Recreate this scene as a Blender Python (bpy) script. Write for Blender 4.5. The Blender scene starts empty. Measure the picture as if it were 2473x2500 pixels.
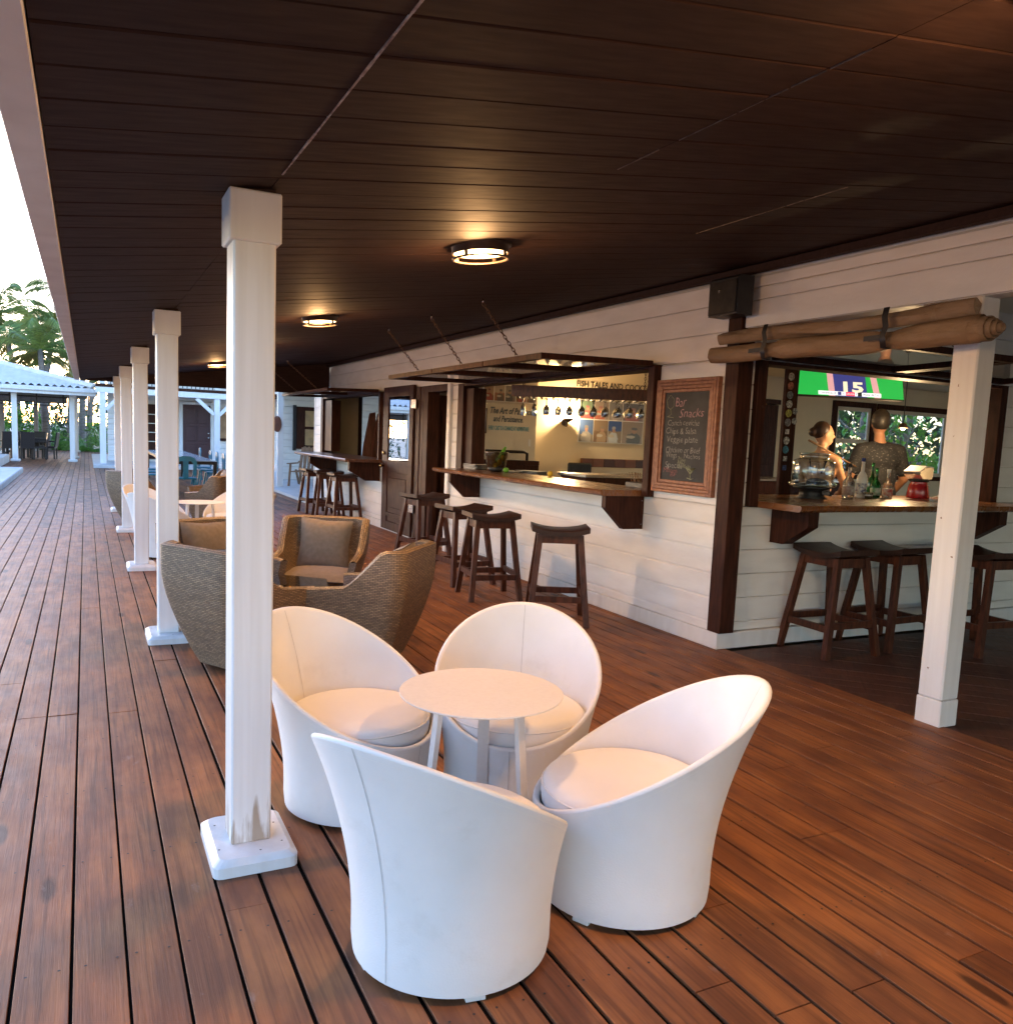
import bpy, math, random
from mathutils import Vector, Matrix
R = math.radians
rng = random.Random(11)
scene = bpy.context.scene
COL = scene.collection

# ------------------------------------------------------------------ camera
cam_d = bpy.data.cameras.new('camera'); cam = bpy.data.objects.new('camera', cam_d); COL.objects.link(cam)
cam_d.sensor_fit = 'HORIZONTAL'; cam_d.sensor_width = 36.0
cam_d.lens = 36.0*2032/2473; cam_d.shift_y = 59/2473
cam_d.clip_start = 0.05; cam_d.clip_end = 800
def cam_rot(yaw, pitch, roll):
    fwd = Vector((math.sin(yaw)*math.cos(pitch), math.cos(yaw)*math.cos(pitch), -math.sin(pitch)))
    right = Vector((math.cos(yaw), -math.sin(yaw), 0)); down = fwd.cross(right)
    r2 = right*math.cos(roll)+down*math.sin(roll); d2 = -right*math.sin(roll)+down*math.cos(roll)
    return Matrix((r2, -d2, -fwd)).transposed()
cam.matrix_world = Matrix.Translation((0, 0, 1.5)) @ cam_rot(R(26.9), R(6.69), R(-2.43)).to_4x4()
scene.camera = cam
# ------------------------------------------------------------------ sky and sun (late, soft daylight)
SUN_EL, SUN_AZ = 7.0, -14.0        # azimuth measured from +Y towards +X
world = bpy.data.worlds.new('World'); scene.world = world; world.use_nodes = True
wn = world.node_tree.nodes; wl = world.node_tree.links
sky = wn.new('ShaderNodeTexSky'); sky.sky_type = 'NISHITA'; sky.sun_disc = False
sky.sun_elevation = R(SUN_EL); sky.sun_rotation = R(SUN_AZ); sky.air_density = 1.0; sky.dust_density = 0.5; sky.ozone_density = 2.6
tint = wn.new('ShaderNodeMix'); tint.data_type = 'RGBA'; tint.blend_type = 'MULTIPLY'; tint.inputs[0].default_value = 1; tint.inputs[7].default_value = (1.0, .93, 1.08, 1)
wl.new(sky.outputs[0], tint.inputs[6]); wl.new(tint.outputs[2], wn['Background'].inputs[0]); wn['Background'].inputs[1].default_value = 0.15
sun_d = bpy.data.lights.new('sun', 'SUN'); sun_d.energy = 0.08; sun_d.angle = R(15); sun_d.color = (1, .95, .88)
sun = bpy.data.objects.new('sun', sun_d); COL.objects.link(sun)
sd = Vector((math.sin(R(SUN_AZ))*math.cos(R(SUN_EL)), math.cos(R(SUN_AZ))*math.cos(R(SUN_EL)), math.sin(R(SUN_EL))))
sun.rotation_euler = sd.to_track_quat('Z', 'Y').to_euler(); sun.location = (-20, 20, 20)
vs = scene.view_settings; vs.view_transform = 'Standard'; vs.look = 'None'; vs.exposure = 3.1; vs.gamma = 1.0; vs.use_curve_mapping = False
scene.render.engine = 'CYCLES'
cy = scene.cycles; cy.use_denoising = True; cy.max_bounces = 6; cy.diffuse_bounces = 3; cy.glossy_bounces = 3; cy.transmission_bounces = 5
cy.transparent_max_bounces = 12; cy.sample_clamp_indirect = 6; cy.caustics_reflective = False; cy.caustics_refractive = False
cy.use_adaptive_sampling = True; cy.adaptive_threshold = 0.02
LAMP_W = 5.0      # each porch lamp
SCONCE_W = 8.0

# ------------------------------------------------------------------ materials
def _new(name):
    m = bpy.data.materials.new(name); m.use_nodes = True
    nt = m.node_tree; b = nt.nodes['Principled BSDF']
    return m, nt, nt.nodes, nt.links, b
def c4(c): return (c[0], c[1], c[2], 1)
def ramp(ns, p0, p1, c0=(0, 0, 0, 1), c1=(1, 1, 1, 1)):
    r = ns.new('ShaderNodeValToRGB'); e = r.color_ramp.elements
    e[0].position = p0; e[1].position = p1; e[0].color = c0; e[1].color = c1
    return r
def mixc(ns, ls, fac, a, b, blend='MIX'):
    n = ns.new('ShaderNodeMix'); n.data_type = 'RGBA'; n.blend_type = blend
    for s, v in ((0, fac), (6, a), (7, b)):
        if hasattr(v, 'links') or hasattr(v, 'is_linked'): ls.new(v, n.inputs[s])
        elif s == 0: n.inputs[0].default_value = v
        else: n.inputs[s].default_value = c4(v)
    return n.outputs[2]
def PM(name, col, col2=None, scale=6, stretch=(1, 1, 1), rough=.5, bump=0., bscale=None, bdist=.01, metal=0., spec=.5, lo=.35, hi=.65, detail=5,
       wear=None, wearscale=3., wlo=.62, whi=.7, coat=0., rvar=.08, sheen=0., trans=0., ior=1.45, island=0.):
    m, nt, ns, ls, b = _new(name)
    tc = ns.new('ShaderNodeTexCoord'); mp = ns.new('ShaderNodeMapping'); ls.new(tc.outputs['Object'], mp.inputs[0])
    mp.inputs['Scale'].default_value = [s*scale for s in stretch]
    vec = mp.outputs[0]
    n = ns.new('ShaderNodeTexNoise'); n.inputs['Scale'].default_value = 1; n.inputs['Detail'].default_value = detail; ls.new(vec, n.inputs['Vector'])
    rp = ramp(ns, lo, hi); ls.new(n.outputs['Fac'], rp.inputs[0])
    col2 = col2 or [min(1, c*.82) for c in col]
    out = mixc(ns, ls, rp.outputs[0], col, col2)
    if wear:
        n2 = ns.new('ShaderNodeTexNoise'); n2.inputs['Scale'].default_value = wearscale; n2.inputs['Detail'].default_value = 8
        n2.inputs['Roughness'].default_value = .65; ls.new(tc.outputs['Object'], n2.inputs['Vector'])
        r2 = ramp(ns, wlo, whi); ls.new(n2.outputs['Fac'], r2.inputs[0]); out = mixc(ns, ls, r2.outputs[0], out, wear)
    if island:
        g = ns.new('ShaderNodeNewGeometry'); mr = ns.new('ShaderNodeMapRange'); ls.new(g.outputs['Random Per Island'], mr.inputs[0])
        mr.inputs[3].default_value = 1-island; mr.inputs[4].default_value = 1+island
        hs = ns.new('ShaderNodeHueSaturation'); ls.new(out, hs.inputs['Color']); ls.new(mr.outputs[0], hs.inputs['Value']); out = hs.outputs[0]
    ls.new(out, b.inputs['Base Color'])
    mr = ns.new('ShaderNodeMapRange'); ls.new(n.outputs['Fac'], mr.inputs[0]); mr.inputs[3].default_value = max(.02, rough-rvar); mr.inputs[4].default_value = min(1, rough+rvar)
    ls.new(mr.outputs[0], b.inputs['Roughness'])
    b.inputs['Metallic'].default_value = metal; b.inputs['Specular IOR Level'].default_value = spec
    b.inputs['Coat Weight'].default_value = coat; b.inputs['Coat Roughness'].default_value = .25
    b.inputs['Sheen Weight'].default_value = sheen; b.inputs['Transmission Weight'].default_value = trans; b.inputs['IOR'].default_value = ior
    if bump:
        nb = n
        if bscale:
            nb = ns.new('ShaderNodeTexNoise'); nb.inputs['Scale'].default_value = bscale; nb.inputs['Detail'].default_value = 4; ls.new(tc.outputs['Object'], nb.inputs['Vector'])
        bp = ns.new('ShaderNodeBump'); bp.inputs['Strength'].default_value = bump; bp.inputs['Distance'].default_value = bdist
        ls.new(nb.outputs['Fac'], bp.inputs['Height']); ls.new(bp.outputs[0], b.inputs['Normal'])
    return m
def EMIT(name, col, strength):
    m, nt, ns, ls, b = _new(name)
    b.inputs['Base Color'].default_value = c4([min(.8, c) for c in col]); b.inputs['Emission Color'].default_value = c4(col); b.inputs['Emission Strength'].default_value = strength
    return m
def GLASS(name, tint=(1, 1, 1), refl=1.0, rough=.0):
    m, nt, ns, ls, b = _new(name)
    tr = ns.new('ShaderNodeBsdfTransparent'); tr.inputs[0].default_value = c4(tint)
    gl = ns.new('ShaderNodeBsdfGlossy'); gl.inputs['Roughness'].default_value = rough+.01
    fr = ns.new('ShaderNodeFresnel'); ge = ns.new('ShaderNodeNewGeometry'); io = ns.new('ShaderNodeMapRange'); ls.new(ge.outputs['Backfacing'], io.inputs[0]); io.inputs[3].default_value = 1.5; io.inputs[4].default_value = 1/1.5; ls.new(io.outputs[0], fr.inputs[0])
    mu = ns.new('ShaderNodeMath'); mu.operation = 'MULTIPLY'; mu.inputs[1].default_value = refl; ls.new(fr.outputs[0], mu.inputs[0])
    mx = ns.new('ShaderNodeMixShader'); ls.new(mu.outputs[0], mx.inputs[0]); ls.new(tr.outputs[0], mx.inputs[1]); ls.new(gl.outputs[0], mx.inputs[2])
    ls.new(mx.outputs[0], ns['Material Output'].inputs[0])
    return m
def PLANK(name, c_a, c_b, c_dark, gx=52, gy=1.5, rough=.50, angle=0., pale=(.42, .36, .34), tone=.28):
    m, nt, ns, ls, b = _new(name)
    tc = ns.new('ShaderNodeTexCoord'); geo = ns.new('ShaderNodeNewGeometry')
    rot = ns.new('ShaderNodeMapping'); ls.new(tc.outputs['Object'], rot.inputs[0]); rot.inputs['Rotation'].default_value = (0, 0, angle)
    comb = ns.new('ShaderNodeCombineXYZ')
    mul = ns.new('ShaderNodeMath'); mul.operation = 'MULTIPLY'; mul.inputs[1].default_value = 37.; ls.new(geo.outputs['Random Per Island'], mul.inputs[0])
    ls.new(mul.outputs[0], comb.inputs[0]); ls.new(mul.outputs[0], comb.inputs[1]); ls.new(mul.outputs[0], comb.inputs[2])
    add = ns.new('ShaderNodeVectorMath'); add.operation = 'ADD'; ls.new(rot.outputs[0], add.inputs[0]); ls.new(comb.outputs[0], add.inputs[1])
    def noise(sx, sy, det=5, dist=0., rgh=.55):
        mp = ns.new('ShaderNodeMapping'); mp.inputs['Scale'].default_value = (sx, sy, sx); ls.new(add.outputs[0], mp.inputs[0])
        n = ns.new('ShaderNodeTexNoise'); n.inputs['Scale'].default_value = 1; n.inputs['Detail'].default_value = det; n.inputs['Distortion'].default_value = dist
        n.inputs['Roughness'].default_value = rgh; ls.new(mp.outputs[0], n.inputs['Vector']); return n, mp
    grain, _ = noise(gx, gy, 6, .8); blot, _ = noise(7, 2.5, 4); fine, _ = noise(260, 9, 3); scuff, _ = noise(9, 5, 9, .3, .7)
    r1 = ramp(ns, .36, .62); ls.new(blot.outputs['Fac'], r1.inputs[0])
    out = mixc(ns, ls, r1.outputs[0], c_a, c_b)
    r2 = ramp(ns, .45, .75, (0, 0, 0, 1), (.8, .8, .8, 1)); ls.new(grain.outputs['Fac'], r2.inputs[0]); out = mixc(ns, ls, r2.outputs[0], out, c_dark)
    # knots and dark spots
    mpv = ns.new('ShaderNodeMapping'); mpv.inputs['Scale'].default_value = (5.2, 1.35, 5.2); ls.new(add.outputs[0], mpv.inputs[0])
    vo = ns.new('ShaderNodeTexVoronoi'); vo.inputs['Scale'].default_value = 1; ls.new(mpv.outputs[0], vo.inputs['Vector'])
    dn = ns.new('ShaderNodeMath'); dn.operation = 'MULTIPLY_ADD'; dn.inputs[1].default_value = .10; ls.new(scuff.outputs['Fac'], dn.inputs[0]); ls.new(vo.outputs['Distance'], dn.inputs[2])
    rk = ramp(ns, .135, .19, (.85, .85, .85, 1), (0, 0, 0, 1)); ls.new(dn.outputs[0], rk.inputs[0]); out = mixc(ns, ls, rk.outputs[0], out, [c*.5 for c in c_dark])
    # pale scuffs
    rs = ramp(ns, .63, .78, (0, 0, 0, 1), (.38, .38, .38, 1)); ls.new(scuff.outputs['Fac'], rs.inputs[0]); out = mixc(ns, ls, rs.outputs[0], out, pale)
    hs = ns.new('ShaderNodeHueSaturation'); ls.new(out, hs.inputs['Color'])
    mr = ns.new('ShaderNodeMapRange'); ls.new(geo.outputs['Random Per Island'], mr.inputs[0]); mr.inputs[3].default_value = 1-tone; mr.inputs[4].default_value = 1+tone
    ls.new(mr.outputs[0], hs.inputs['Value']); ls.new(hs.outputs[0], b.inputs['Base Color'])
    rr = ns.new('ShaderNodeMapRange'); ls.new(scuff.outputs['Fac'], rr.inputs[0]); rr.inputs[3].default_value = rough-.14; rr.inputs[4].default_value = rough+.22; ls.new(rr.outputs[0], b.inputs['Roughness'])
    ad = ns.new('ShaderNodeMath'); ad.operation = 'ADD'; ls.new(grain.outputs['Fac'], ad.inputs[0]); ls.new(fine.outputs['Fac'], ad.inputs[1])
    bp = ns.new('ShaderNodeBump'); bp.inputs['Strength'].default_value = .25; bp.inputs['Distance'].default_value = .002; ls.new(ad.outputs[0], bp.inputs['Height']); ls.new(bp.outputs[0], b.inputs['Normal'])
    b.inputs['Specular IOR Level'].default_value = .32
    return m
def WICKER(name, ca, cb):
    m, nt, ns, ls, b = _new(name)
    tc = ns.new('ShaderNodeTexCoord'); br = ns.new('ShaderNodeTexBrick'); ls.new(tc.outputs['UV'], br.inputs['Vector'])
    br.inputs['Scale'].default_value = 1.; br.inputs['Brick Width'].default_value = .034; br.inputs['Row Height'].default_value = .0108; br.inputs['Mortar Size'].default_value = .0022
    br.inputs['Mortar Smooth'].default_value = .5
    br.inputs['Color1'].default_value = c4(ca); br.inputs['Color2'].default_value = c4(cb); br.inputs['Mortar'].default_value = c4([c*.34 for c in cb])
    n = ns.new('ShaderNodeTexNoise'); mp = ns.new('ShaderNodeMapping'); mp.inputs['Scale'].default_value = (.8, 14, 1); ls.new(tc.outputs['UV'], mp.inputs[0]); ls.new(mp.outputs[0], n.inputs['Vector'])
    n.inputs['Scale'].default_value = 1; rp = ramp(ns, .3, .7, (.8, .79, .79, 1), (1.12, 1.1, 1.06, 1)); ls.new(n.outputs['Fac'], rp.inputs[0])
    ls.new(mixc(ns, ls, 1.0, br.outputs['Color'], rp.outputs[0], 'MULTIPLY'), b.inputs['Base Color'])
    inv = ns.new('ShaderNodeMath'); inv.operation = 'SUBTRACT'; inv.inputs[0].default_value = 1; ls.new(br.outputs['Fac'], inv.inputs[1])
    bp = ns.new('ShaderNodeBump'); bp.inputs['Strength'].default_value = .8; bp.inputs['Distance'].default_value = .004; ls.new(inv.outputs[0], bp.inputs['Height']); ls.new(bp.outputs[0], b.inputs['Normal'])
    b.inputs['Roughness'].default_value = .5
    return m
def PHOTO(name, sky_c, land_c, fig_c, cx=.5, w=.2, horizon=.45):
    """a flat printed snapshot: two bands and a figure, in the panel's own UVs"""
    m, nt, ns, ls, b = _new(name)
    tc = ns.new('ShaderNodeTexCoord'); sp = ns.new('ShaderNodeSeparateXYZ'); ls.new(tc.outputs['UV'], sp.inputs[0])
    n = ns.new('ShaderNodeTexNoise'); n.inputs['Scale'].default_value = 9; n.inputs['Detail'].default_value = 6; ls.new(tc.outputs['UV'], n.inputs['Vector'])
    ad = ns.new('ShaderNodeMath'); ad.operation = 'MULTIPLY_ADD'; ad.inputs[1].default_value = .25; ls.new(n.outputs['Fac'], ad.inputs[0]); ls.new(sp.outputs[1], ad.inputs[2])
    r = ramp(ns, horizon+.1, horizon+.14); ls.new(ad.outputs[0], r.inputs[0]); out = mixc(ns, ls, r.outputs[0], land_c, sky_c)
    def blob(x, y, rx, ry, col, out):
        mp = ns.new('ShaderNodeMapping'); mp.inputs['Location'].default_value = (-x/rx*.5, -y/ry*.5, 0); mp.inputs['Scale'].default_value = (.5/rx, .5/ry, 0); ls.new(tc.outputs['UV'], mp.inputs[0])
        d = ns.new('ShaderNodeVectorMath'); d.operation = 'LENGTH'; ls.new(mp.outputs[0], d.inputs[0])
        a2 = ns.new('ShaderNodeMath'); a2.operation = 'MULTIPLY_ADD'; a2.inputs[1].default_value = .35; ls.new(n.outputs['Fac'], a2.inputs[0]); ls.new(d.outputs['Value'], a2.inputs[2])
        rr = ramp(ns, .64, .70, (1, 1, 1, 1), (0, 0, 0, 1)); ls.new(a2.outputs[0], rr.inputs[0]); return mixc(ns, ls, rr.outputs[0], out, col)
    out = blob(cx, .16, w*1.5, .34, fig_c, out); out = blob(cx+.03, .58, w*.5, .13, (.36, .21, .14), out); out = blob(cx+.03, .68, w*.62, .07, [c*.5+.06 for c in fig_c], out)
    out = blob(cx-w*.6, .3, w*.9, .07, (.45, .42, .36), out)
    ls.new(out, b.inputs['Base Color']); b.inputs['Roughness'].default_value = .35
    return m

MT = {}
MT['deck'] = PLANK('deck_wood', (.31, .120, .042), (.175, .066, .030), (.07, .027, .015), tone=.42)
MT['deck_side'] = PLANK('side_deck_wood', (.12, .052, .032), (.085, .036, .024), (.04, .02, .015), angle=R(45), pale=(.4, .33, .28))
MT['deck_under'] = PM('dark_gap_fill', (.012, .009, .0075), (.006, .005, .0045), 5, rough=.95, spec=.03)  # near-black fill, seen as dirt in the deck board gaps
MT['ceil'] = PM('ceiling_brown_paint', (.040, .0205, .0165), (.029, .0150, .0125), 40, (.12, 1, 1), rough=.7, spec=.15, bump=.05, wear=(.05, .032, .028), wearscale=2.2, wlo=.64, whi=.82, island=.09)
MT['caulk'] = PM('pale_caulk', (.55, .47, .42), (.25, .17, .14), 30, rough=.7)
MT['white'] = PM('white_paint', (.76, .745, .72), (.70, .68, .65), 14, (1, 1, .2), rough=.42, bump=.12, bscale=90, wear=(.60, .56, .51), wearscale=2.4, wlo=.66, whi=.85)
MT['siding'] = PM('siding_white_paint', (.81, .775, .72), (.74, .70, .645), 7, (.35, .35, 1.5), rough=.5, bump=.14, bscale=60, wear=(.55, .5, .44), wearscale=1.7, wlo=.66, whi=.88, island=.035)
MT['post_white'] = PM('post_white_paint', (.77, .755, .73), (.71, .69, .66), 20, (1, 1, .06), rough=.42, bump=.16, wear=(.52, .44, .36), wearscale=5, wlo=.74, whi=.82)
MT['dark'] = PM('dark_stained_timber', (.062, .021, .012), (.028, .011, .007), 9, (4, 4, .5), rough=.5, spec=.12, bump=.15, wear=(.11, .06, .045), wearscale=6, wlo=.66, whi=.8)
MT['stool'] = PM('dark_stool_wood', (.105, .034, .016), (.042, .015, .009), 12, (3, 3, .5), rough=.42, spec=.25, bump=.1, wear=(.13, .055, .03), wearscale=5, wlo=.6, whi=.78)
MT['stooltop'] = PM('dark_stool_seat_wood', (.055, .022, .013), (.028, .013, .009), 10, (.5, 4, 1), rough=.4, spec=.3, bump=.1, wear=(.07, .04, .03), wearscale=6, wlo=.6, whi=.8)
MT['counter'] = PM('oiled_counter_wood', (.25, .105, .038), (.13, .048, .018), 7, (5, .55, 2), rough=.28, bump=.12, lo=.3, hi=.7, wear=(.07, .028, .012), wearscale=7, wlo=.6, whi=.72, coat=.3)
MT['counter_dk'] = PM('red_brown_counter_wood', (.15, .055, .026), (.08, .028, .015), 7, (5, .55, 2), rough=.3, bump=.1, coat=.3)
MT['cream'] = PM('cream_wall_paint', (.70, .60, .42), (.66, .56, .39), 3, rough=.65)
MT['ivory'] = PM('ivory_wall_paint', (.66, .60, .48), (.62, .56, .45), 3, rough=.65)
MT['fabric'] = PM('white_outdoor_fabric', (.80, .78, .745), (.76, .74, .70), 5, rough=.75, bump=.35, bscale=190, bdist=.0025, sheen=.15, wear=(.68, .65, .60), wearscale=4.2, wlo=.58, whi=.8)
MT['cushion'] = PM('white_cushion_fabric', (.82, .79, .74), (.79, .76, .71), 4, rough=.8, bump=.3, bscale=24, bdist=.006, sheen=.2)
MT['seam'] = PM('seam_thread_grey', (.60, .58, .55), (.52, .5, .47), 40, rough=.8)
MT['tabletop'] = PM('cream_powder_coat', (.76, .72, .66), (.73, .69, .63), 60, rough=.5, bump=.06, bscale=300)
MT['wicker'] = WICKER('woven_resin_wicker', (.40, .27, .155), (.22, .145, .085))
MT['taupe'] = PM('taupe_cushion_fabric', (.24, .18, .125), (.20, .15, .10), 30, rough=.8, bump=.25, bscale=260, bdist=.003, sheen=.2)
MT['black'] = PM('black_plastic', (.012, .012, .013), (.02, .02, .021), 30, rough=.42)
MT['blackmetal'] = PM('black_metal', (.02, .018, .017), (.035, .03, .027), 20, rough=.4, metal=.6)
MT['bronze'] = PM('bronze_metal', (.10, .075, .055), (.07, .05, .04), 20, rough=.4, metal=.7)
MT['chain'] = PM('rusty_chain', (.16, .085, .05), (.09, .06, .045), 50, rough=.6, metal=.5)
MT['steel'] = PM('brushed_steel', (.55, .55, .54), (.42, .42, .42), 60, (1, 1, 6), rough=.25, metal=1.)
MT['brass'] = PM('brass', (.62, .45, .2), (.5, .35, .15), 20, rough=.25, metal=1.)
MT['glass'] = GLASS('window_glass', (.93, .95, .95), 1.3)
MT['dglass'] = GLASS('awning_glass', (.90, .92, .92), 1.0)
MT['doorglass'] = GLASS('door_glass', (.35, .38, .40), 4.5)
MT['tglass'] = GLASS('table_glass', (.62, .68, .66), 2.2)
MT['clear'] = GLASS('drinking_glass', (.72, .73, .72), 5.0, .03)
MT['glow'] = EMIT('lamp_diffuser_glow', (1., .62, .25), 1.6)
MT['chalk_black'] = PM('chalkboard_slate', (.022, .024, .026), (.04, .042, .043), 5, rough=.7, wear=(.075, .078, .078), wearscale=3.5, wlo=.5, whi=.85)
MT['frame_wood'] = PM('reddish_frame_wood', (.33, .135, .065), (.21, .08, .04), 16, (.6, 2, 2), rough=.5, bump=.2)
MT['canvas'] = PM('tan_canvas', (.30, .20, .115), (.22, .145, .08), 9, (1, .45, 1.6), rough=.6, bump=1.0, bdist=.03, wear=(.36, .28, .19), wearscale=7, wlo=.58, whi=.75)
MT['maroon'] = PM('maroon_door_paint', (.065, .022, .022), (.055, .018, .018), 8, rough=.4)
MT['bluechair'] = PM('teal_blue_paint', (.012, .20, .29), (.01, .16, .24), 8, rough=.35)
MT['teak'] = PM('weathered_teak', (.30, .17, .085), (.21, .115, .06), 12, (2, 2, .6), rough=.6)
MT['sand'] = PM('pale_sand', (.62, .55, .45), (.5, .43, .34), 1.4, rough=.95, bump=.4, bscale=9)
MT['slab'] = PM('pale_concrete', (.62, .60, .57), (.54, .52, .49), 3, rough=.7, bump=.1)
MT['roof'] = PM('white_roof_tile', (.86, .80, .73), (.76, .71, .65), 2.5, rough=.6)
MT['leaf'] = PM('palm_leaf', (.13, .20, .04), (.22, .24, .05), 1.2, rough=.5, lo=.4, hi=.7, island=.35)
MT['leaf2'] = PM('shrub_leaf', (.11, .30, .035), (.17, .36, .05), 1.5, rough=.45, island=.35)
MT['leaf3'] = PM('dark_leaf', (.035, .075, .025), (.06, .10, .03), 1.2, rough=.5, island=.35)
MT['leafy'] = PM('yellow_palm_leaf', (.28, .21, .03), (.14, .15, .03), 1.6, rough=.5, island=.3)
MT['bark'] = PM('palm_bark', (.24, .20, .165), (.15, .125, .10), 5, (1, 1, 4), rough=.9, bump=.4)
MT['darkfurn'] = PM('dark_brown_wicker', (.035, .026, .024), (.022, .017, .016), 40, rough=.5)
MT['skin'] = PM('skin', (.62, .34, .2), (.57, .3, .17), 10, rough=.5)
MT['skin2'] = PM('tanned_skin', (.34, .17, .10), (.3, .15, .09), 10, rough=.5)
MT['hair'] = PM('dark_brown_hair', (.045, .022, .014), (.03, .015, .01), 40, (3, 3, 1), rough=.45)
MT['hair2'] = PM('black_hair', (.012, .01, .009), (.02, .016, .014), 40, rough=.5)
MT['navy'] = PM('dark_navy_cloth', (.012, .014, .03), (.02, .022, .04), 20, rough=.8)
MT['shirt'] = PM('dark_patterned_shirt', (.013, .014, .018), (.11, .11, .12), 42, (1, .6, 2.2), rough=.8, lo=.60, hi=.66)
MT['red'] = PM('red_gloss_paint', (.42, .012, .016), (.36, .01, .012), 4, rough=.2, coat=.5)
MT['water'] = GLASS('clear_blue_bottle_plastic', (.66, .82, .92), 4.0, .05)
MT['whitething'] = PM('white_print', (.75, .74, .70), (.7, .69, .65), 20, rough=.5)
MT['green'] = PM('green_bottle_glass', (.03, .22, .06), (.03, .18, .05), 6, rough=.08, trans=.6)
MT['clearb'] = PM('clear_bottle_glass', (.80, .80, .76), (.72, .72, .68), 6, rough=.08, trans=.8)
MT['frost'] = PM('frosted_white_bottle', (.74, .72, .66), (.68, .66, .6), 6, rough=.35)
MT['bluecap'] = PM('blue_cap', (.02, .06, .28), None, rough=.4)
MT['lemon'] = PM('lemon_peel', (.75, .48, .03), (.7, .42, .02), 20, rough=.4, bump=.1, bscale=200)
MT['lime'] = PM('lime_green', (.16, .42, .04), (.12, .34, .03), 20, rough=.4)
MT['ice'] = PM('ice', (.8, .82, .82), (.7, .72, .72), 20, rough=.15, trans=.6)
MT['floor_in'] = PM('interior_tile_floor', (.35, .25, .16), (.28, .2, .13), 3, rough=.35)
MT['ink_dark'] = PM('dark_wall_lettering', (.055, .045, .04), None, rough=.6)
MT['ink_grey'] = PM('slate_wall_lettering', (.10, .13, .16), None, rough=.6)
MT['ink_teal'] = PM('teal_wall_lettering', (.10, .36, .46), None, rough=.6)
MT['chalk_pink'] = PM('pink_chalk', (.50, .30, .33), (.32, .2, .22), 60, rough=.9)
MT['chalk_white'] = PM('white_chalk', (.42, .42, .38), (.26, .26, .24), 60, rough=.9)
MT['chalk_green'] = PM('pale_green_chalk', (.42, .46, .30), (.3, .33, .22), 60, rough=.9)
MT['chalk_red'] = PM('red_chalk', (.42, .16, .16), (.3, .11, .11), 60, rough=.9)

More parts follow.
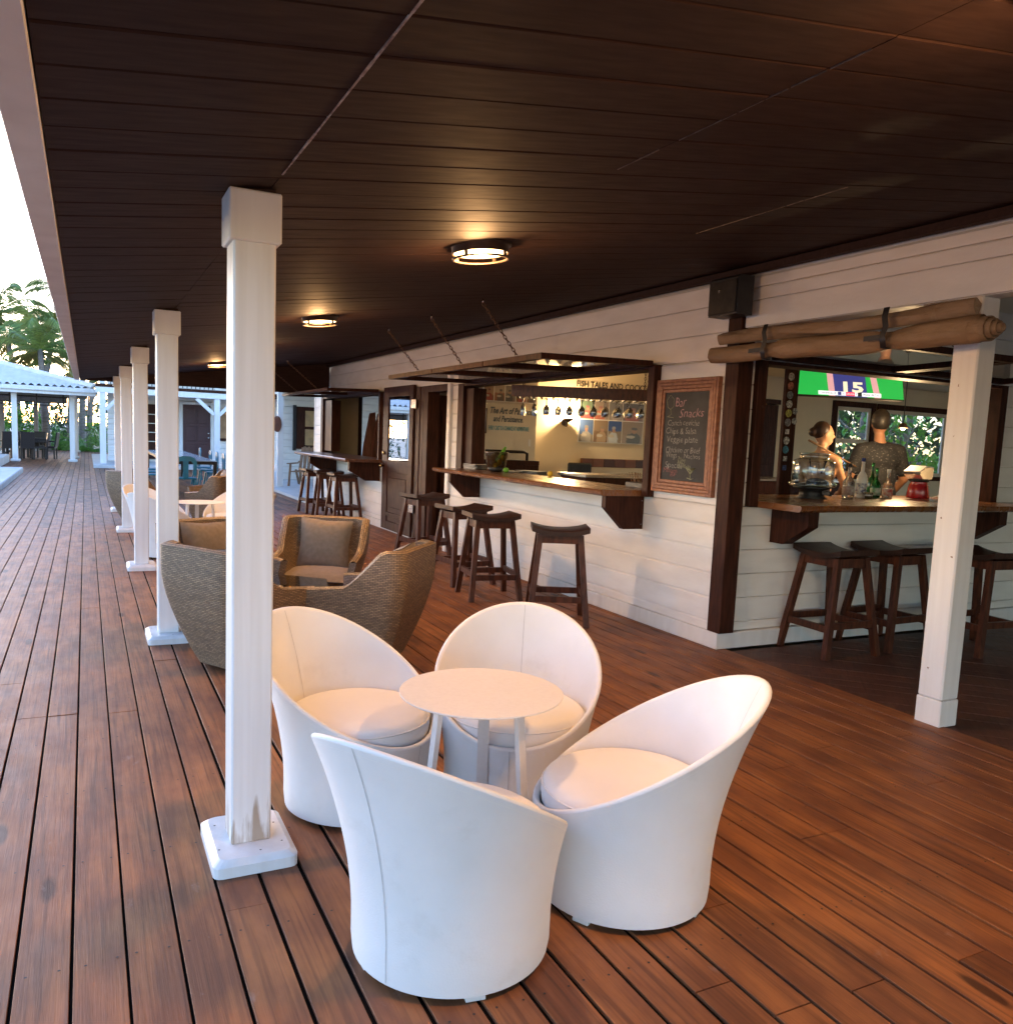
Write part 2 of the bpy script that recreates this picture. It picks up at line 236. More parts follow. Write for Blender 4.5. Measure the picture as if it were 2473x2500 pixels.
# ------------------------------------------------------------------ mesh helpers
class MB:
    def __init__(s): s.v = []; s.f = []; s.uv = {}; s.sm = []
    def add(s, vs, fs, smooth=False, uvs=None):
        o = len(s.v); s.v += [tuple(v) for v in vs]; s.f += [tuple(i+o for i in f) for f in fs]; s.sm += [smooth]*len(fs)
        if uvs:
            for i, u in enumerate(uvs): s.uv[o+i] = u
        return s
    def box(s, x0, x1, y0, y1, z0, z1, c=0.):
        if c <= 0:
            return s.add([(x, y, z) for x in (x0, x1) for y in (y0, y1) for z in (z0, z1)],
                         [(0, 1, 3, 2), (4, 6, 7, 5), (0, 4, 5, 1), (2, 3, 7, 6), (0, 2, 6, 4), (1, 5, 7, 3)])
        X = (x0, x1); Y = (y0, y1); Z = (z0, z1); sg = (1, -1); vs = []; idx = {}
        for i in (0, 1):
            for j in (0, 1):
                for k in (0, 1):
                    for a in range(3):
                        p = [X[i]+sg[i]*c, Y[j]+sg[j]*c, Z[k]+sg[k]*c]; p[a] = (X[i], Y[j], Z[k])[a]
                        idx[(i, j, k, a)] = len(vs); vs.append(p)
        fs = []
        q = ((0, 0), (0, 1), (1, 1), (1, 0))
        for i in (0, 1):
            f = [idx[(i, a, b, 0)] for a, b in q]; fs.append(f if i else f[::-1])
            f = [idx[(a, i, b, 1)] for a, b in q]; fs.append(f[::-1] if i else f)
            f = [idx[(a, b, i, 2)] for a, b in q]; fs.append(f if i else f[::-1])
        for a in (0, 1):
            for b in (0, 1):
                fs.append([idx[(0, a, b, 1)], idx[(0, a, b, 2)], idx[(1, a, b, 2)], idx[(1, a, b, 1)]])
                fs.append([idx[(a, 0, b, 0)], idx[(a, 0, b, 2)], idx[(a, 1, b, 2)], idx[(a, 1, b, 0)]])
                fs.append([idx[(a, b, 0, 0)], idx[(a, b, 0, 1)], idx[(a, b, 1, 1)], idx[(a, b, 1, 0)]])
        for i in (0, 1):
            for j in (0, 1):
                for k in (0, 1): fs.append([idx[(i, j, k, 0)], idx[(i, j, k, 1)], idx[(i, j, k, 2)]])
        return s.add(vs, fs)
    def bar(s, a, b, w, h, up=(0, 0, 1), w2=None, h2=None, c=0.):
        """rectangular bar from a to b, tapering w,h -> w2,h2"""
        a = Vector(a); b = Vector(b); d = (b-a).normalized(); u = Vector(up)
        if abs(d.dot(u)) > .98: u = Vector((0, 1, 0))
        sx = d.cross(u).normalized(); sy = sx.cross(d).normalized(); w2 = w2 or w; h2 = h2 or h
        vs = [p+sx*i*ww/2+sy*j*hh/2 for p, ww, hh in ((a, w, h), (b, w2, h2)) for i, j in ((-1, -1), (1, -1), (1, 1), (-1, 1))]
        return s.add(vs, [(0, 1, 2, 3), (7, 6, 5, 4), (0, 4, 5, 1), (1, 5, 6, 2), (2, 6, 7, 3), (3, 7, 4, 0)])
    def tube(s, pts, r, n=8, cap=True, smooth=True):
        pts = [Vector(p) for p in pts]; rs = r if isinstance(r, (list, tuple)) else [r]*len(pts)
        vs = []; pu = None
        for i, p in enumerate(pts):
            d = (pts[min(i+1, len(pts)-1)]-pts[max(i-1, 0)]).normalized()
            u = pu if pu else (Vector((0, 0, 1)) if abs(d.z) < .9 else Vector((1, 0, 0)))
            x = d.cross(u).normalized(); y = x.cross(d).normalized(); pu = y
            vs += [p+(x*math.cos(t)+y*math.sin(t))*rs[i] for t in [2*math.pi*k/n for k in range(n)]]
        fs = [(i*n+k, i*n+(k+1) % n, (i+1)*n+(k+1) % n, (i+1)*n+k) for i in range(len(pts)-1) for k in range(n)]
        s.add(vs, fs, smooth)
        if cap:
            o = len(s.v)-len(vs); s.f += [tuple(o+k for k in range(n))[::-1], tuple(o+(len(pts)-1)*n+k for k in range(n))]; s.sm += [False, False]
        return s
    def lathe(s, prof, n=20, c=(0, 0, 0), smooth=True, caps=True):
        vs = [(c[0]+r*math.cos(2*math.pi*k/n), c[1]+r*math.sin(2*math.pi*k/n), c[2]+z) for r, z in prof for k in range(n)]
        fs = [(i*n+k, i*n+(k+1) % n, (i+1)*n+(k+1) % n, (i+1)*n+k) for i in range(len(prof)-1) for k in range(n)]
        s.add(vs, fs, smooth); o = len(s.v)-len(vs)
        if prof[0] == prof[-1] or not caps: return s
        if prof[0][0] > 1e-4: s.f.append(tuple(o+k for k in range(n))[::-1]); s.sm.append(False)
        if prof[-1][0] > 1e-4: s.f.append(tuple(o+(len(prof)-1)*n+k for k in range(n))); s.sm.append(False)
        return s
    def prism(s, poly, a, b, axis='x'):
        """polygon in the plane across `axis`, extruded from a to b"""
        def P(u, w, t): return {'x': (t, u, w), 'y': (u, t, w), 'z': (u, w, t)}[axis]
        n = len(poly); vs = [P(u, w, a) for u, w in poly]+[P(u, w, b) for u, w in poly]
        return s.add(vs, [tuple(range(n))[::-1], tuple(range(n, 2*n))]+[(i, (i+1) % n, n+(i+1) % n, n+i) for i in range(n)])
    def grid(s, rows, uvs=None, smooth=True, wrap=False):
        nr, nc = len(rows), len(rows[0]); vs = [p for r in rows for p in r]
        fs = [(i*nc+j, i*nc+(j+1) % nc, (i+1)*nc+(j+1) % nc, (i+1)*nc+j) for i in range(nr-1) for j in range(nc if wrap else nc-1)]
        return s.add(vs, fs, smooth, [u for r in uvs for u in r] if uvs else None)
    def sphere(s, c, r, n=10, m=7, sc=(1, 1, 1)):
        prof = [(math.sin(math.pi*i/m), -math.cos(math.pi*i/m)) for i in range(m+1)]
        vs = [(c[0]+r*sc[0]*q*math.cos(2*math.pi*k/n), c[1]+r*sc[1]*q*math.sin(2*math.pi*k/n), c[2]+r*sc[2]*z) for q, z in prof for k in range(n)]
        return s.add(vs, [(i*n+k, i*n+(k+1) % n, (i+1)*n+(k+1) % n, (i+1)*n+k) for i in range(m) for k in range(n)], True)
    def xf(s, mat):
        s.v = [tuple(mat @ Vector(v)) for v in s.v]; return s
    def mesh(s, name):
        me = bpy.data.meshes.new(name); me.from_pydata(s.v, [], s.f); me.polygons.foreach_set('use_smooth', s.sm)
        if s.uv:
            ul = me.uv_layers.new(name='UVMap')
            for l in me.loops: ul.data[l.index].uv = s.uv.get(l.vertex_index, (0, 0))
        me.update(); return me
def link(name, data, mat=None, parent=None):
    o = bpy.data.objects.new(name, data); COL.objects.link(o)
    if mat is not None and data is not None: data.materials.append(MT[mat] if isinstance(mat, str) else mat)
    if parent is not None: o.parent = parent
    return o
def obj(name, mb, mat, parent=None): return link(name, mb.mesh(name), mat, parent)
def bx(name, mat, parent, x0, x1, y0, y1, z0, z1, c=.003): return obj(name, MB().box(x0, x1, y0, y1, z0, z1, c), mat, parent)
def tag(o, label, cat, group=None):
    o['label'] = label; o['category'] = cat
    if group: o['group'] = group
    return o
def thing(name, label, cat, loc=(0, 0, 0), rz=0., group=None):
    o = bpy.data.objects.new(name, None); COL.objects.link(o); o.location = loc; o.rotation_euler = (0, 0, rz); o.empty_display_size = .1
    return tag(o, label, cat, group)
def structure(o): o['kind'] = 'structure'; return o
def stuff(o): o['kind'] = 'stuff'; return o
def kids(o): return [c for c in bpy.data.objects if c.parent == o]
def dup(root, loc, rz, label, group=None, tree=None):
    tree = tree or [(c, kids(c)) for c in kids(root)]
    r = root.copy(); COL.objects.link(r); r.location = loc; r.rotation_euler = (0, 0, rz); r['label'] = label
    if group: r['group'] = group
    for ch, gs in tree:
        c = ch.copy(); COL.objects.link(c); c.parent = r
        for g in gs:
            d = g.copy(); COL.objects.link(d); d.parent = c
    return r
def text_mesh(name, s, size, mat, parent, origin, xdir, ydir, shear=0., align='LEFT', extrude=.0008, bold=0., squeeze=1., width=None, wob=0.):
    cu = bpy.data.curves.new('txt', 'FONT'); cu.body = s; cu.size = size; cu.shear = shear; cu.align_x = align; cu.extrude = extrude; cu.offset = bold; cu.resolution_u = 2
    to = bpy.data.objects.new('txt', cu); COL.objects.link(to)
    me = bpy.data.meshes.new_from_object(to.evaluated_get(bpy.context.evaluated_depsgraph_get()))
    bpy.data.objects.remove(to); bpy.data.curves.remove(cu)
    if width and len(me.vertices):
        xs = [v.co.x for v in me.vertices]; squeeze = width/max(1e-6, max(xs)-min(xs))
    xd = Vector(xdir); yd = Vector(ydir); zd = xd.cross(yd); o = Vector(origin)
    w1, w2 = rng.uniform(0, 6), rng.uniform(0, 6)
    for v in me.vertices:
        x, y = v.co.x, v.co.y
        if wob: x, y = x+wob*size*(math.sin(y/size*7+w1)+.5*math.sin(x/size*3+w2)), y+wob*size*(math.sin(x/size*4.3+w2)+.6*math.sin(x/size*1.3+w1))
        v.co = o+xd*x*squeeze+yd*y+zd*v.co.z
    me.materials.clear(); me.name = name
    return link(name, me, mat, parent)

# ================================================================== SETTING
ground = structure(obj('ground', MB().add([(-300, -60, -.42), (300, -60, -.42), (300, 400, -.42), (-300, 400, -.42)], [(0, 1, 2, 3)]), 'sand'))
# --- main deck: boards run away from the viewer along Y
PITCH = .1395; X0 = .361
deck = structure(bx('deck', 'deck_under', None, -3.2, 4.28, -14.0, 48., -.40, -.011, 0))
fixed = {-.44: [5.33], -.33: [4.68], -.19: [4.67, 6.67], -.05: [4.66, 7.38], .07: [4.65], .2: [4.63, 5.98], .35: [4.61, 8.77],
         2.59: [2.21], 2.45: [1.45], 2.0: [1.48], 1.71: [1.49], 3.97: [2.88], 3.36: [2.91]}
def plank_mb(mb, x0, x1, y0, y1, dz=0., t=.034):
    c = .0012; z1 = dz; z0 = dz-t
    vs = [(x0, y0, z0), (x1, y0, z0), (x1, y1, z0), (x0, y1, z0), (x0, y0, z1-c), (x1, y0, z1-c), (x1, y1, z1-c), (x0, y1, z1-c),
          (x0+c, y0+c, z1), (x1-c, y0+c, z1), (x1-c, y1-c, z1), (x0+c, y1-c, z1)]
    mb.add(vs, [(3, 2, 1, 0), (0, 1, 5, 4), (1, 2, 6, 5), (2, 3, 7, 6), (3, 0, 4, 7), (4, 5, 9, 8), (5, 6, 10, 9), (6, 7, 11, 10), (7, 4, 8, 11), (8, 9, 10, 11)])
far_mb = MB(); n_pl = 0
i0 = int((-3.1-X0)/PITCH); i1 = int((4.19-X0)/PITCH)
for i in range(i0, i1+1):
    xa = X0+i*PITCH; g = rng.uniform(.0036, .0054) if xa < .5 else rng.uniform(.005, .0085); xc = xa+PITCH/2
    js = []
    for k, v in fixed.items():
        if abs(k-xc) < PITCH*.55 and not js: js = list(v)
    y = -1.6+rng.uniform(0, 2.6) if not js else -1.6
    cuts = [-13.9, -7.2+rng.uniform(-1, 1), -1.9+(rng.uniform(-1, 1.6) if not js else -.8)]+sorted(js)
    y = cuts[-1]
    while y < 46:
        y += rng.choice((3.6, 4.2, 4.85, 3.0))+rng.uniform(-.4, .4); cuts.append(min(y, 46.5))
    for a, b in zip(cuts[:-1], cuts[1:]):
        if xa > -.5 and a < 13.5 and b > .6 and (b > 1.5 or xa < 2) or (xa > -1.2 and 3 < a < 13):
            mb = MB(); plank_mb(mb, xa+g, xa+PITCH-g, a+.002, b-.002, rng.uniform(-.002, .0015)); obj('plank', mb, 'deck', deck); n_pl += 1
        else: plank_mb(far_mb, xa+g, xa+PITCH-g, a+.002, b-.002, rng.uniform(-.002, .0015))
stuff(obj('far_planks', far_mb, 'deck', deck))
sc_ = MB()
for i in range(i0, i1+1):
    for k in range(14):
        for dx in (.03, PITCH-.03):
            x, y = X0+i*PITCH+dx+rng.uniform(-.006, .006), 1.2+.61*k+rng.uniform(-.008, .008)
            if x > -.6: sc_.add([(x+.0042*math.cos(a), y+.0042*math.sin(a), .0016) for a in (0, 1.05, 2.09, 3.14, 4.19, 5.24)], [(0, 1, 2, 3, 4, 5)])
stuff(obj('screw_heads', sc_, PM('dull_screw_head', (.05, .035, .03), (.025, .02, .018), 30, rough=.6), deck))
# --- side deck in front of the side wall, boards laid diagonally
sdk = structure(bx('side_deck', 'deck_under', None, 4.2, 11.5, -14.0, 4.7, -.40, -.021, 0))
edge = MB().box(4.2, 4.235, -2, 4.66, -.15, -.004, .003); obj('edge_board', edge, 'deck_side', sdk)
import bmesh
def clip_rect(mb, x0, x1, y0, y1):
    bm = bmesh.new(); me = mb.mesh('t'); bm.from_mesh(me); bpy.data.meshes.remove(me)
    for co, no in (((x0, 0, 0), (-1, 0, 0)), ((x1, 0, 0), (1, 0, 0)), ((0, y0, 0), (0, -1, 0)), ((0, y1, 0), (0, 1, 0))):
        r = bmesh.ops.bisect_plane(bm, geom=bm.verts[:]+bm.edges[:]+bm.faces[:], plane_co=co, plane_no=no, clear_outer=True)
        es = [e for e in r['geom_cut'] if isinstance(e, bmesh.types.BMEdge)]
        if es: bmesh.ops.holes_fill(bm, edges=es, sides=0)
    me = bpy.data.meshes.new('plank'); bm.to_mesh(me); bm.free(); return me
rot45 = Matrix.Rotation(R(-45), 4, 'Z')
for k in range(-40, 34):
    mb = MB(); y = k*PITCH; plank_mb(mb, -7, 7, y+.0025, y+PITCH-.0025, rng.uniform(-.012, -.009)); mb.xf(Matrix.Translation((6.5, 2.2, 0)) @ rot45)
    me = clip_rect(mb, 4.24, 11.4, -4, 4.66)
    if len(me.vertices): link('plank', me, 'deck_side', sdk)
# --- porch ceiling: boards across X, pitched up towards the building
def cz(x): return 2.268+.137*(x-.5)
ceil_o = structure(obj('ceiling', MB().prism([(-.08, cz(-.08)+.03), (4.32, cz(4.32)+.03), (4.32, cz(4.32)+.05), (-.08, cz(-.08)+.05)], -14.2, 15.95, 'y'), 'deck_under'))
def cboard(xa, xb, ya, yb, dz):
    mb = MB(); c = .0035; t = .022
    def q(x, y, z): return (x, y, cz(x)+z+dz)
    vs = [q(xa, ya, t), q(xb, ya, t), q(xb, yb, t), q(xa, yb, t), q(xa, ya, c), q(xb, ya, c), q(xb, yb, c), q(xa, yb, c),
          q(xa, ya+c*2, 0), q(xb, ya+c*2, 0), q(xb, yb-c, 0), q(xa, yb-c, 0)]
    mb.add(vs, [(0, 1, 2, 3), (0, 4, 5, 1), (1, 5, 6, 2), (2, 6, 7, 3), (3, 7, 4, 0), (4, 8, 9, 5), (5, 9, 10, 6), (6, 10, 11, 7), (7, 11, 8, 4), (11, 10, 9, 8)])
    return mb
MT['caulk_dim'] = PM('dusty_caulk', (.20, .15, .125), (.10, .07, .055), 30, rough=.8)
CP = .1945; y = .60; row = 0
while y < 15.9:
    cuts = [-.08, .548, 2.80, 4.28] if 3.7 > y > 2.35 else ([-.08, .548, 1.62, 4.28] if y < 2.35 else [-.08, .548, rng.choice((2.3, 2.9, 1.7, 3.3)), 4.28])
    for a, b in zip(cuts[:-1], cuts[1:]):
        obj('ceiling_board', cboard(a+.0008, b-.0008, y+.0015, min(y+CP-.0015, 15.93), rng.uniform(-.0012, .0012)), 'ceil', ceil_o)
    y += CP; row += 1
near = MB()
yy = .6-CP*74
while yy < .55:
    m_ = cboard(-.08, 4.28, yy, yy+CP-.004, 0); near.add(m_.v, m_.f); yy += CP
stuff(obj('ceiling_boards_overhead', near, 'ceil', ceil_o))  # unseen run behind the camera, lengthened to block daylight
for xs, ya, yb, w in ((.549, .7, 2.70, .0041), (1.62, 1.45, 2.15, .0005), (1.62, 2.25, 2.48, .0016), (2.803, 2.57, 3.53, .0003)):
    mb = MB(); k = ya
    while k < yb:
        e = min(k+rng.uniform(.05, .14), yb); ww = w*rng.uniform(.35, 1.05); mb.bar((xs, k, cz(xs)-.0005), (xs, e, cz(xs)-.0005), ww*2, .004); k = e+(rng.choice((0, 0, .004)) if w > .004 else rng.choice((0, 0, .01)))
    obj('caulk_line', mb, 'caulk' if w > .004 else 'caulk_dim', ceil_o)
# dark gable board closing the far end of the ceiling, dark trim along the building
obj('gable_board', MB().prism([(-.08, 2.182), (4.165, 2.182), (4.165, cz(4.165)+.06), (-.08, cz(-.08)+.06)], 15.952, 16.01, 'y'), 'ceil', ceil_o)
obj('trim_board', MB().box(4.10, 4.16, -14, 15.95, 2.705, 2.752, .003), 'ceil', ceil_o)
# dark beam over the post row, just proud of the boards
# --- roof over the porch with its white eave board and tile edge
MT['eave'] = PM('eave_paint', (.88, .84, .79), (.80, .76, .71), 5, rough=.55)
roof = thing('porch_roof', 'white tiled porch roof edge with pale eave board above the deck', 'roof')
obj('roof_deck', MB().prism([(-.17, cz(-.17)+.10), (4.33, cz(4.33)+.10), (4.33, cz(4.33)+.16), (-.17, cz(-.17)+.16)], -14.3, 17.3, 'y'), 'roof', roof)  # roof also lengthened behind the camera to keep daylight out
yy = -14.0
for L_ in (5.4, 5.4, 4.6, 4.9, 4.5, 5.2):
    obj("eave_board", MB().box(-.163, -.083, yy, yy+L_-.003, 2.18, 2.37, .003), "eave", roof)
    yy += L_
tl = []
n_t = 92
for k in range(n_t*6+1):
    y = -3.2+k*(19.2/(n_t*6)); w = .5+.5*math.cos(k/6*2*math.pi)
    tl.append((y, w))
mb = MB(); mb.grid([[(-.205+.012*w, y, 2.365+.03*w) for y, w in tl], [(-.10, y, 2.40+.03*w) for y, w in tl]]); mb.grid([[(-.205+.012*w, y, 2.365+.03*w-.014) for y, w in tl], [(-.205+.012*w, y, 2.365+.03*w) for y, w in tl]])
mb.grid([[(-.10, y, 2.386+.03*w) for y, w in tl], [(-.205+.012*w, y, 2.351+.03*w) for y, w in tl]])
obj('tile_edge', mb, 'roof', roof)
# building roof so that the sky does not fall into the rooms
obj('roof_slope', MB().box(4.31, 17.9, -14.3, 11.25, 3.05, 3.2, 0), 'roof', roof); obj('roof_slope', MB().box(4.31, 8.3, 11.26, 17.4, 3.05, 3.2, 0), 'roof', roof)

# ================================================================== BAR BUILDING
bar = thing('bar_building', 'white clapboard bar building with dark timber frames and open serving hatches', 'building')
XW = 4.2
def siding_x(name, y0, y1, z0, z1, x=XW, lap=.011, mat='siding'):
    """one board on a wall facing -X, lower edge proud"""
    mb = MB(); a, b = x-lap, x-.002
    mb.prism([(a+.002, z0+.0008), (x+.02, z0+.0008), (x+.02, z1-.001), (x+.001, z1-.001), (x-.001, z1-.003), (a, z1-.005-lap), (a, z0+.006)], y0, y1, 'y')
    return obj(name, mb, mat, bar)
def siding_y(name, x0, x1, z0, z1, y, lap=.010, mat='siding', parent=None):
    mb = MB(); a, b = y-lap, y-.002
    mb.prism([(a+.003, z0+.002), (y+.02, z0+.002), (y+.02, z1-.001), (y+.002, z1-.001), (y, z1-.002), (a, z1-.003-lap), (a, z0+.005)], x0, x1, 'x')
    return obj(name, mb, mat, parent or bar)
rows = [(.125, .195), (.195, .3775), (.3775, .56), (.56, .7425), (.7425, .925), (.925, 1.068), (1.07, 1.25), (1.25, 1.43), (1.43, 1.61), (1.61, 1.79), (1.79, 1.97), (1.97, 2.148)]
opens = [(5.60, 9.63, 1.07, 2.15), (9.93, 11.18, 0, 2.17), (12.72, 16.42, 1.07, 2.15)]
for za, zb in rows:
    iv = [(4.812, 17.1)]
    for oy0, oy1, oz0, oz1 in opens:
        if oz0 < zb-.01 and oz1 > za+.01:
            iv = [p for a, b in iv for p in ((a, min(b, oy0)), (max(a, oy1), b)) if p[1]-p[0] > .02]
    for a, b in iv: siding_x('siding_board', a+.001, b-.001, za, zb)
for za, zb in ((2.15, 2.345), (2.345, 2.545), (2.545, 2.703)):
    for a, b in ((4.812, 10.2), (10.2, 17.1)): siding_x('header_board', a+.001, b-.001, za, zb, lap=.006 if za < 2.5 else .013)
# wall core (behind the boards) with its openings
for a, b, z0, z1 in ((4.80, 9.93, 0, 1.05), (4.80, 5.60, 1.05, 2.15), (9.63, 9.93, 1.05, 2.17), (11.18, 12.72, 0, 2.15), (12.72, 17.1, 0, 1.05), (16.42, 17.1, 1.05, 2.15), (4.80, 17.1, 2.17, 2.78)):
    bx('wall', 'ivory', bar, XW+.021, XW+.12, a, b, z0+.002, z1-.002, 0)
bx('baseboard', 'white', bar, XW-.03, XW+.02, 4.695, 9.93, 0.0, .123, .004); bx('baseboard', 'white', bar, XW-.03, XW+.02, 11.18, 17.1, 0.0, .123, .004)
bx('corner_post', 'dark', bar, 4.168, 4.310, 4.672, 4.81, .125, 2.703, .004)
bx('corner_board', 'white', bar, XW-.02, XW+.06, 17.101, 17.16, 0, 2.7, .003)
# beam carried on towards the viewer by the plain white post
for za, zb, lp in ((2.352, 2.535, .005), (2.535, 2.622, .007), (2.622, 2.703, .014)): siding_x('beam_board', -14.0, 4.66, za, zb, lap=lp)
bx('beam', 'white', bar, XW+.021, XW+.15, -14.0, 4.66, 2.35, 2.80, 0)
# window and door frames
def frame_x(y0, y1, z0, z1, jl, jr, head=.035, x0=4.125, x1=4.335):
    bx('window_frame', 'dark', bar, x0, x1, y0, y0+jl, z0, z1, .004); bx('window_frame', 'dark', bar, x0, x1, y1-jr, y1, z0, z1, .004)
    bx('window_head', 'dark', bar, x0+.006, x1, y0+jl+.001, y1-jr-.001, z1-head, z1-.001, .003)
frame_x(5.605, 9.625, 1.072, 2.147, .085, .17)
bx('window_frame', 'dark', bar, 4.16, 4.335, 9.23, 9.44, 1.12, 2.085, .004)
frame_x(12.725, 16.415, 1.072, 2.147, .06, .16); bx('window_frame', 'dark', bar, 4.16, 4.335, 15.72, 16.24, 1.12, 2.085, .004)
bx('door_frame', 'white', bar, 4.15, 4.335, 9.935, 10.03, 0, 2.168, .004)
for a, b in ((10.74, 10.90), (10.905, 11.02), (11.025, 11.175)): bx('door_frame', 'dark', bar, 4.155+.01*(a < 11.02), 4.335, a, b, 0, 2.168, .004)
bx('door_head', 'dark', bar, 4.16, 4.33, 10.032, 10.738, 2.08, 2.168, .003)
# glazed door folded back against the wall
door = bx('glazed_door', 'dark', bar, 4.130, 4.166, 11.22, 11.37, .03, 2.2, .003)
for a, b, z0, z1 in ((12.30, 12.54, .03, 2.2), (11.371, 12.299, 2.05, 2.2), (11.371, 12.299, .92, 1.10), (11.371, 12.299, .03, .16), (11.371, 12.299, .24, .30)): bx('door_rail', 'dark', door, 4.130, 4.166, a, b, z0, z1, .003)
bx('door_panel', 'dark', door, 4.142, 4.160, 11.365, 12.305, .295, .925, 0); bx('door_panel', 'dark', door, 4.142, 4.160, 11.365, 12.305, .155, .245, 0)
bx('door_panel', 'dark', door, 4.136, 4.150, 11.47, 12.20, .38, .84, .012)
bx('pane', 'doorglass', door, 4.145, 4.151, 11.365, 12.305, 1.095, 2.055, 0)
obj('knob', MB().lathe([(.001, -.01), (.03, 0), (.034, .02), (.02, .035), (.012, .07)], 12).xf(Matrix.Translation((4.06, 12.45, 1.0)) @ Matrix.Rotation(R(90), 4, 'Y')), 'brass', door)
obj('deadbolt', MB().lathe([(.001, 0), (.03, 0), (.03, .03)], 12).xf(Matrix.Translation((4.10, 12.45, 1.2)) @ Matrix.Rotation(R(90), 4, 'Y')), 'brass', door)
for z in (1.93, .45): bx('hinge', 'steel', door, 4.122, 4.129, 11.10, 11.29, z-.06, z+.06, .001)
# awning windows propped open on chains
def chain_mb(a, b, link_l=.042, r=.0035):
    mb = MB(); a = Vector(a); b = Vector(b); d = b-a; n = int(d.length/(link_l*.72)); dn = d.normalized()
    s1 = dn.cross(Vector((0, 1, .2))).normalized(); s2 = dn.cross(s1).normalized()
    for k in range(n):
        c = a+d*(k+.5)/n; s = s1 if k % 2 else s2; pts = []
        for t in range(9):
            an = 2*math.pi*t/8; pts.append(c+dn*math.cos(an)*link_l*.5+s*math.sin(an)*.011)
        mb.tube(pts, r, 4, False)
    return mb
def awning_x(y0, y1, xo, zh, zo, chain_top, chain_y, fw=.055, ft=.045):
    """panel hinged at the wall (x=4.12, z=zh) and running out to x=xo, z=zo"""
    def P(t, y, dz=0): return (4.118+(xo-4.118)*t, y, zh+(zo-zh)*t+dz)
    W = 4.118-xo; f = fw/W
    a = obj('awning_window', MB().bar(P(0, y0+fw/2), P(1, y0+fw/2), fw, ft), 'dark', bar)
    obj('frame_rail', MB().bar(P(0, y1-fw/2), P(1, y1-fw/2), fw, ft), 'dark', a)
    obj('frame_rail', MB().bar(P(1-f/2, y0+fw+.001), P(1-f/2, y1-fw-.001), fw, ft, up=(0, 0, 1)), 'dark', a)
    obj('frame_rail', MB().bar(P(f/2, y0+fw+.001), P(f/2, y1-fw-.001), fw, ft, up=(0, 0, 1)), 'dark', a)
    m = MB(); m.add([P(f*.8, y0+fw*.8), P(1-f*.8, y0+fw*.8), P(1-f*.8, y1-fw*.8), P(f*.8, y1-fw*.8)], [(0, 1, 2, 3)]); obj('pane', m, 'dglass', a)
    for cyy, ct in zip(chain_y, chain_top):
        obj('chain', chain_mb((P(1-f*.6, cyy)[0], cyy, P(1, cyy)[2]+ft/2+.02), ct), 'chain', a)
        obj('hook', MB().tube([(P(1-f*.6, cyy)[0]+.012*math.cos(t), cyy, P(1, cyy)[2]+ft/2+.012+.014*math.sin(t)) for t in [k*math.pi/5 for k in range(10)]], .003, 5), 'steel', a)
        obj('ceiling_hook', MB().tube([(ct[0], ct[1], ct[2]-.0), (ct[0], ct[1], ct[2]+.035)], .005, 6), 'steel', a)
awning_x(5.62, 6.66, 3.08, 2.155, 2.135, [(2.80, 6.10, cz(2.80)-.035)], [6.10])
awning_x(6.68, 7.86, 3.08, 2.155, 2.135, [(2.80, 7.2, cz(2.80)-.035)], [7.22])
awning_x(7.88, 9.20, 3.08, 2.155, 2.135, [(2.80, 8.4, cz(2.80)-.035)], [8.35])
awning_x(12.75, 14.4, 3.30, 2.16, 2.135, [(2.85, 13.5, cz(2.85)-.035)], [13.55])
awning_x(14.42, 16.05, 3.30, 2.16, 2.135, [(2.82, 14.9, cz(2.82)-.035)], [15.0])
# --- side wall (facing the viewer)
YS = 4.742
for za, zb in rows:
    iv = [(4.312, 11.4)]
    if zb > 1.09 : iv = [(4.312, 4.385), (7.30, 11.4)]
    for a, b in iv: siding_y('siding_board', a+.001, b-.001, za, zb, YS, lap=.005)
for za, zb in ((2.15, 2.345), (2.345, 2.545), (2.545, 2.78)): siding_y('header_board', 4.312, 11.4, za, zb, YS, lap=.005)
for a, b, z0, z1 in ((4.325, 11.4, 0, 1.05), (7.30, 11.4, 1.05, 2.15), (4.325, 11.4, 2.15, 3.0)): bx('wall', 'ivory', bar, a, b, YS+.021, YS+.12, z0+.002, z1-.002, 0)
bx('baseboard', 'white', bar, 4.171, 11.4, YS-.045, YS+.02, 0.0, .123, .004)
bx('window_frame', 'dark', bar, 4.386, 4.475, YS-.05, YS+.13, 1.072, 2.148, .004); bx('window_frame', 'dark', bar, 7.21, 7.299, YS-.05, YS+.13, 1.072, 2.148, .004)
bx('window_head', 'dark', bar, 4.476, 7.209, YS-.044, YS+.13, 2.122, 2.147, .003)
def awning_y(x0, x1, yo, zh, zo, chain_x, chain_top, fw=.055, ft=.045):
    def P(x, t, dz=0): return (x, YS-.055+(yo-YS+.055)*t, zh+(zo-zh)*t+dz)
    L_ = YS-.055-yo; f = fw/L_
    a = obj('awning_window', MB().bar(P(x0+fw/2, 0), P(x0+fw/2, 1), fw, ft), 'dark', bar); obj('frame_rail', MB().bar(P(x1-fw/2, 0), P(x1-fw/2, 1), fw, ft), 'dark', a)
    for t in (1-f/2, f/2): obj('frame_rail', MB().bar(P(x0+fw+.001, t), P(x1-fw-.001, t), fw, ft), 'dark', a)
    m = MB(); m.add([P(x0+fw*.8, f*.8), P(x1-fw*.8, f*.8), P(x1-fw*.8, 1-f*.8), P(x0+fw*.8, 1-f*.8)], [(0, 1, 2, 3)]); obj('pane', m, 'dglass', a)
    obj('chain', chain_mb((chain_x, P(0, 1)[1], P(0, 1)[2]+.035), chain_top), 'chain', a)
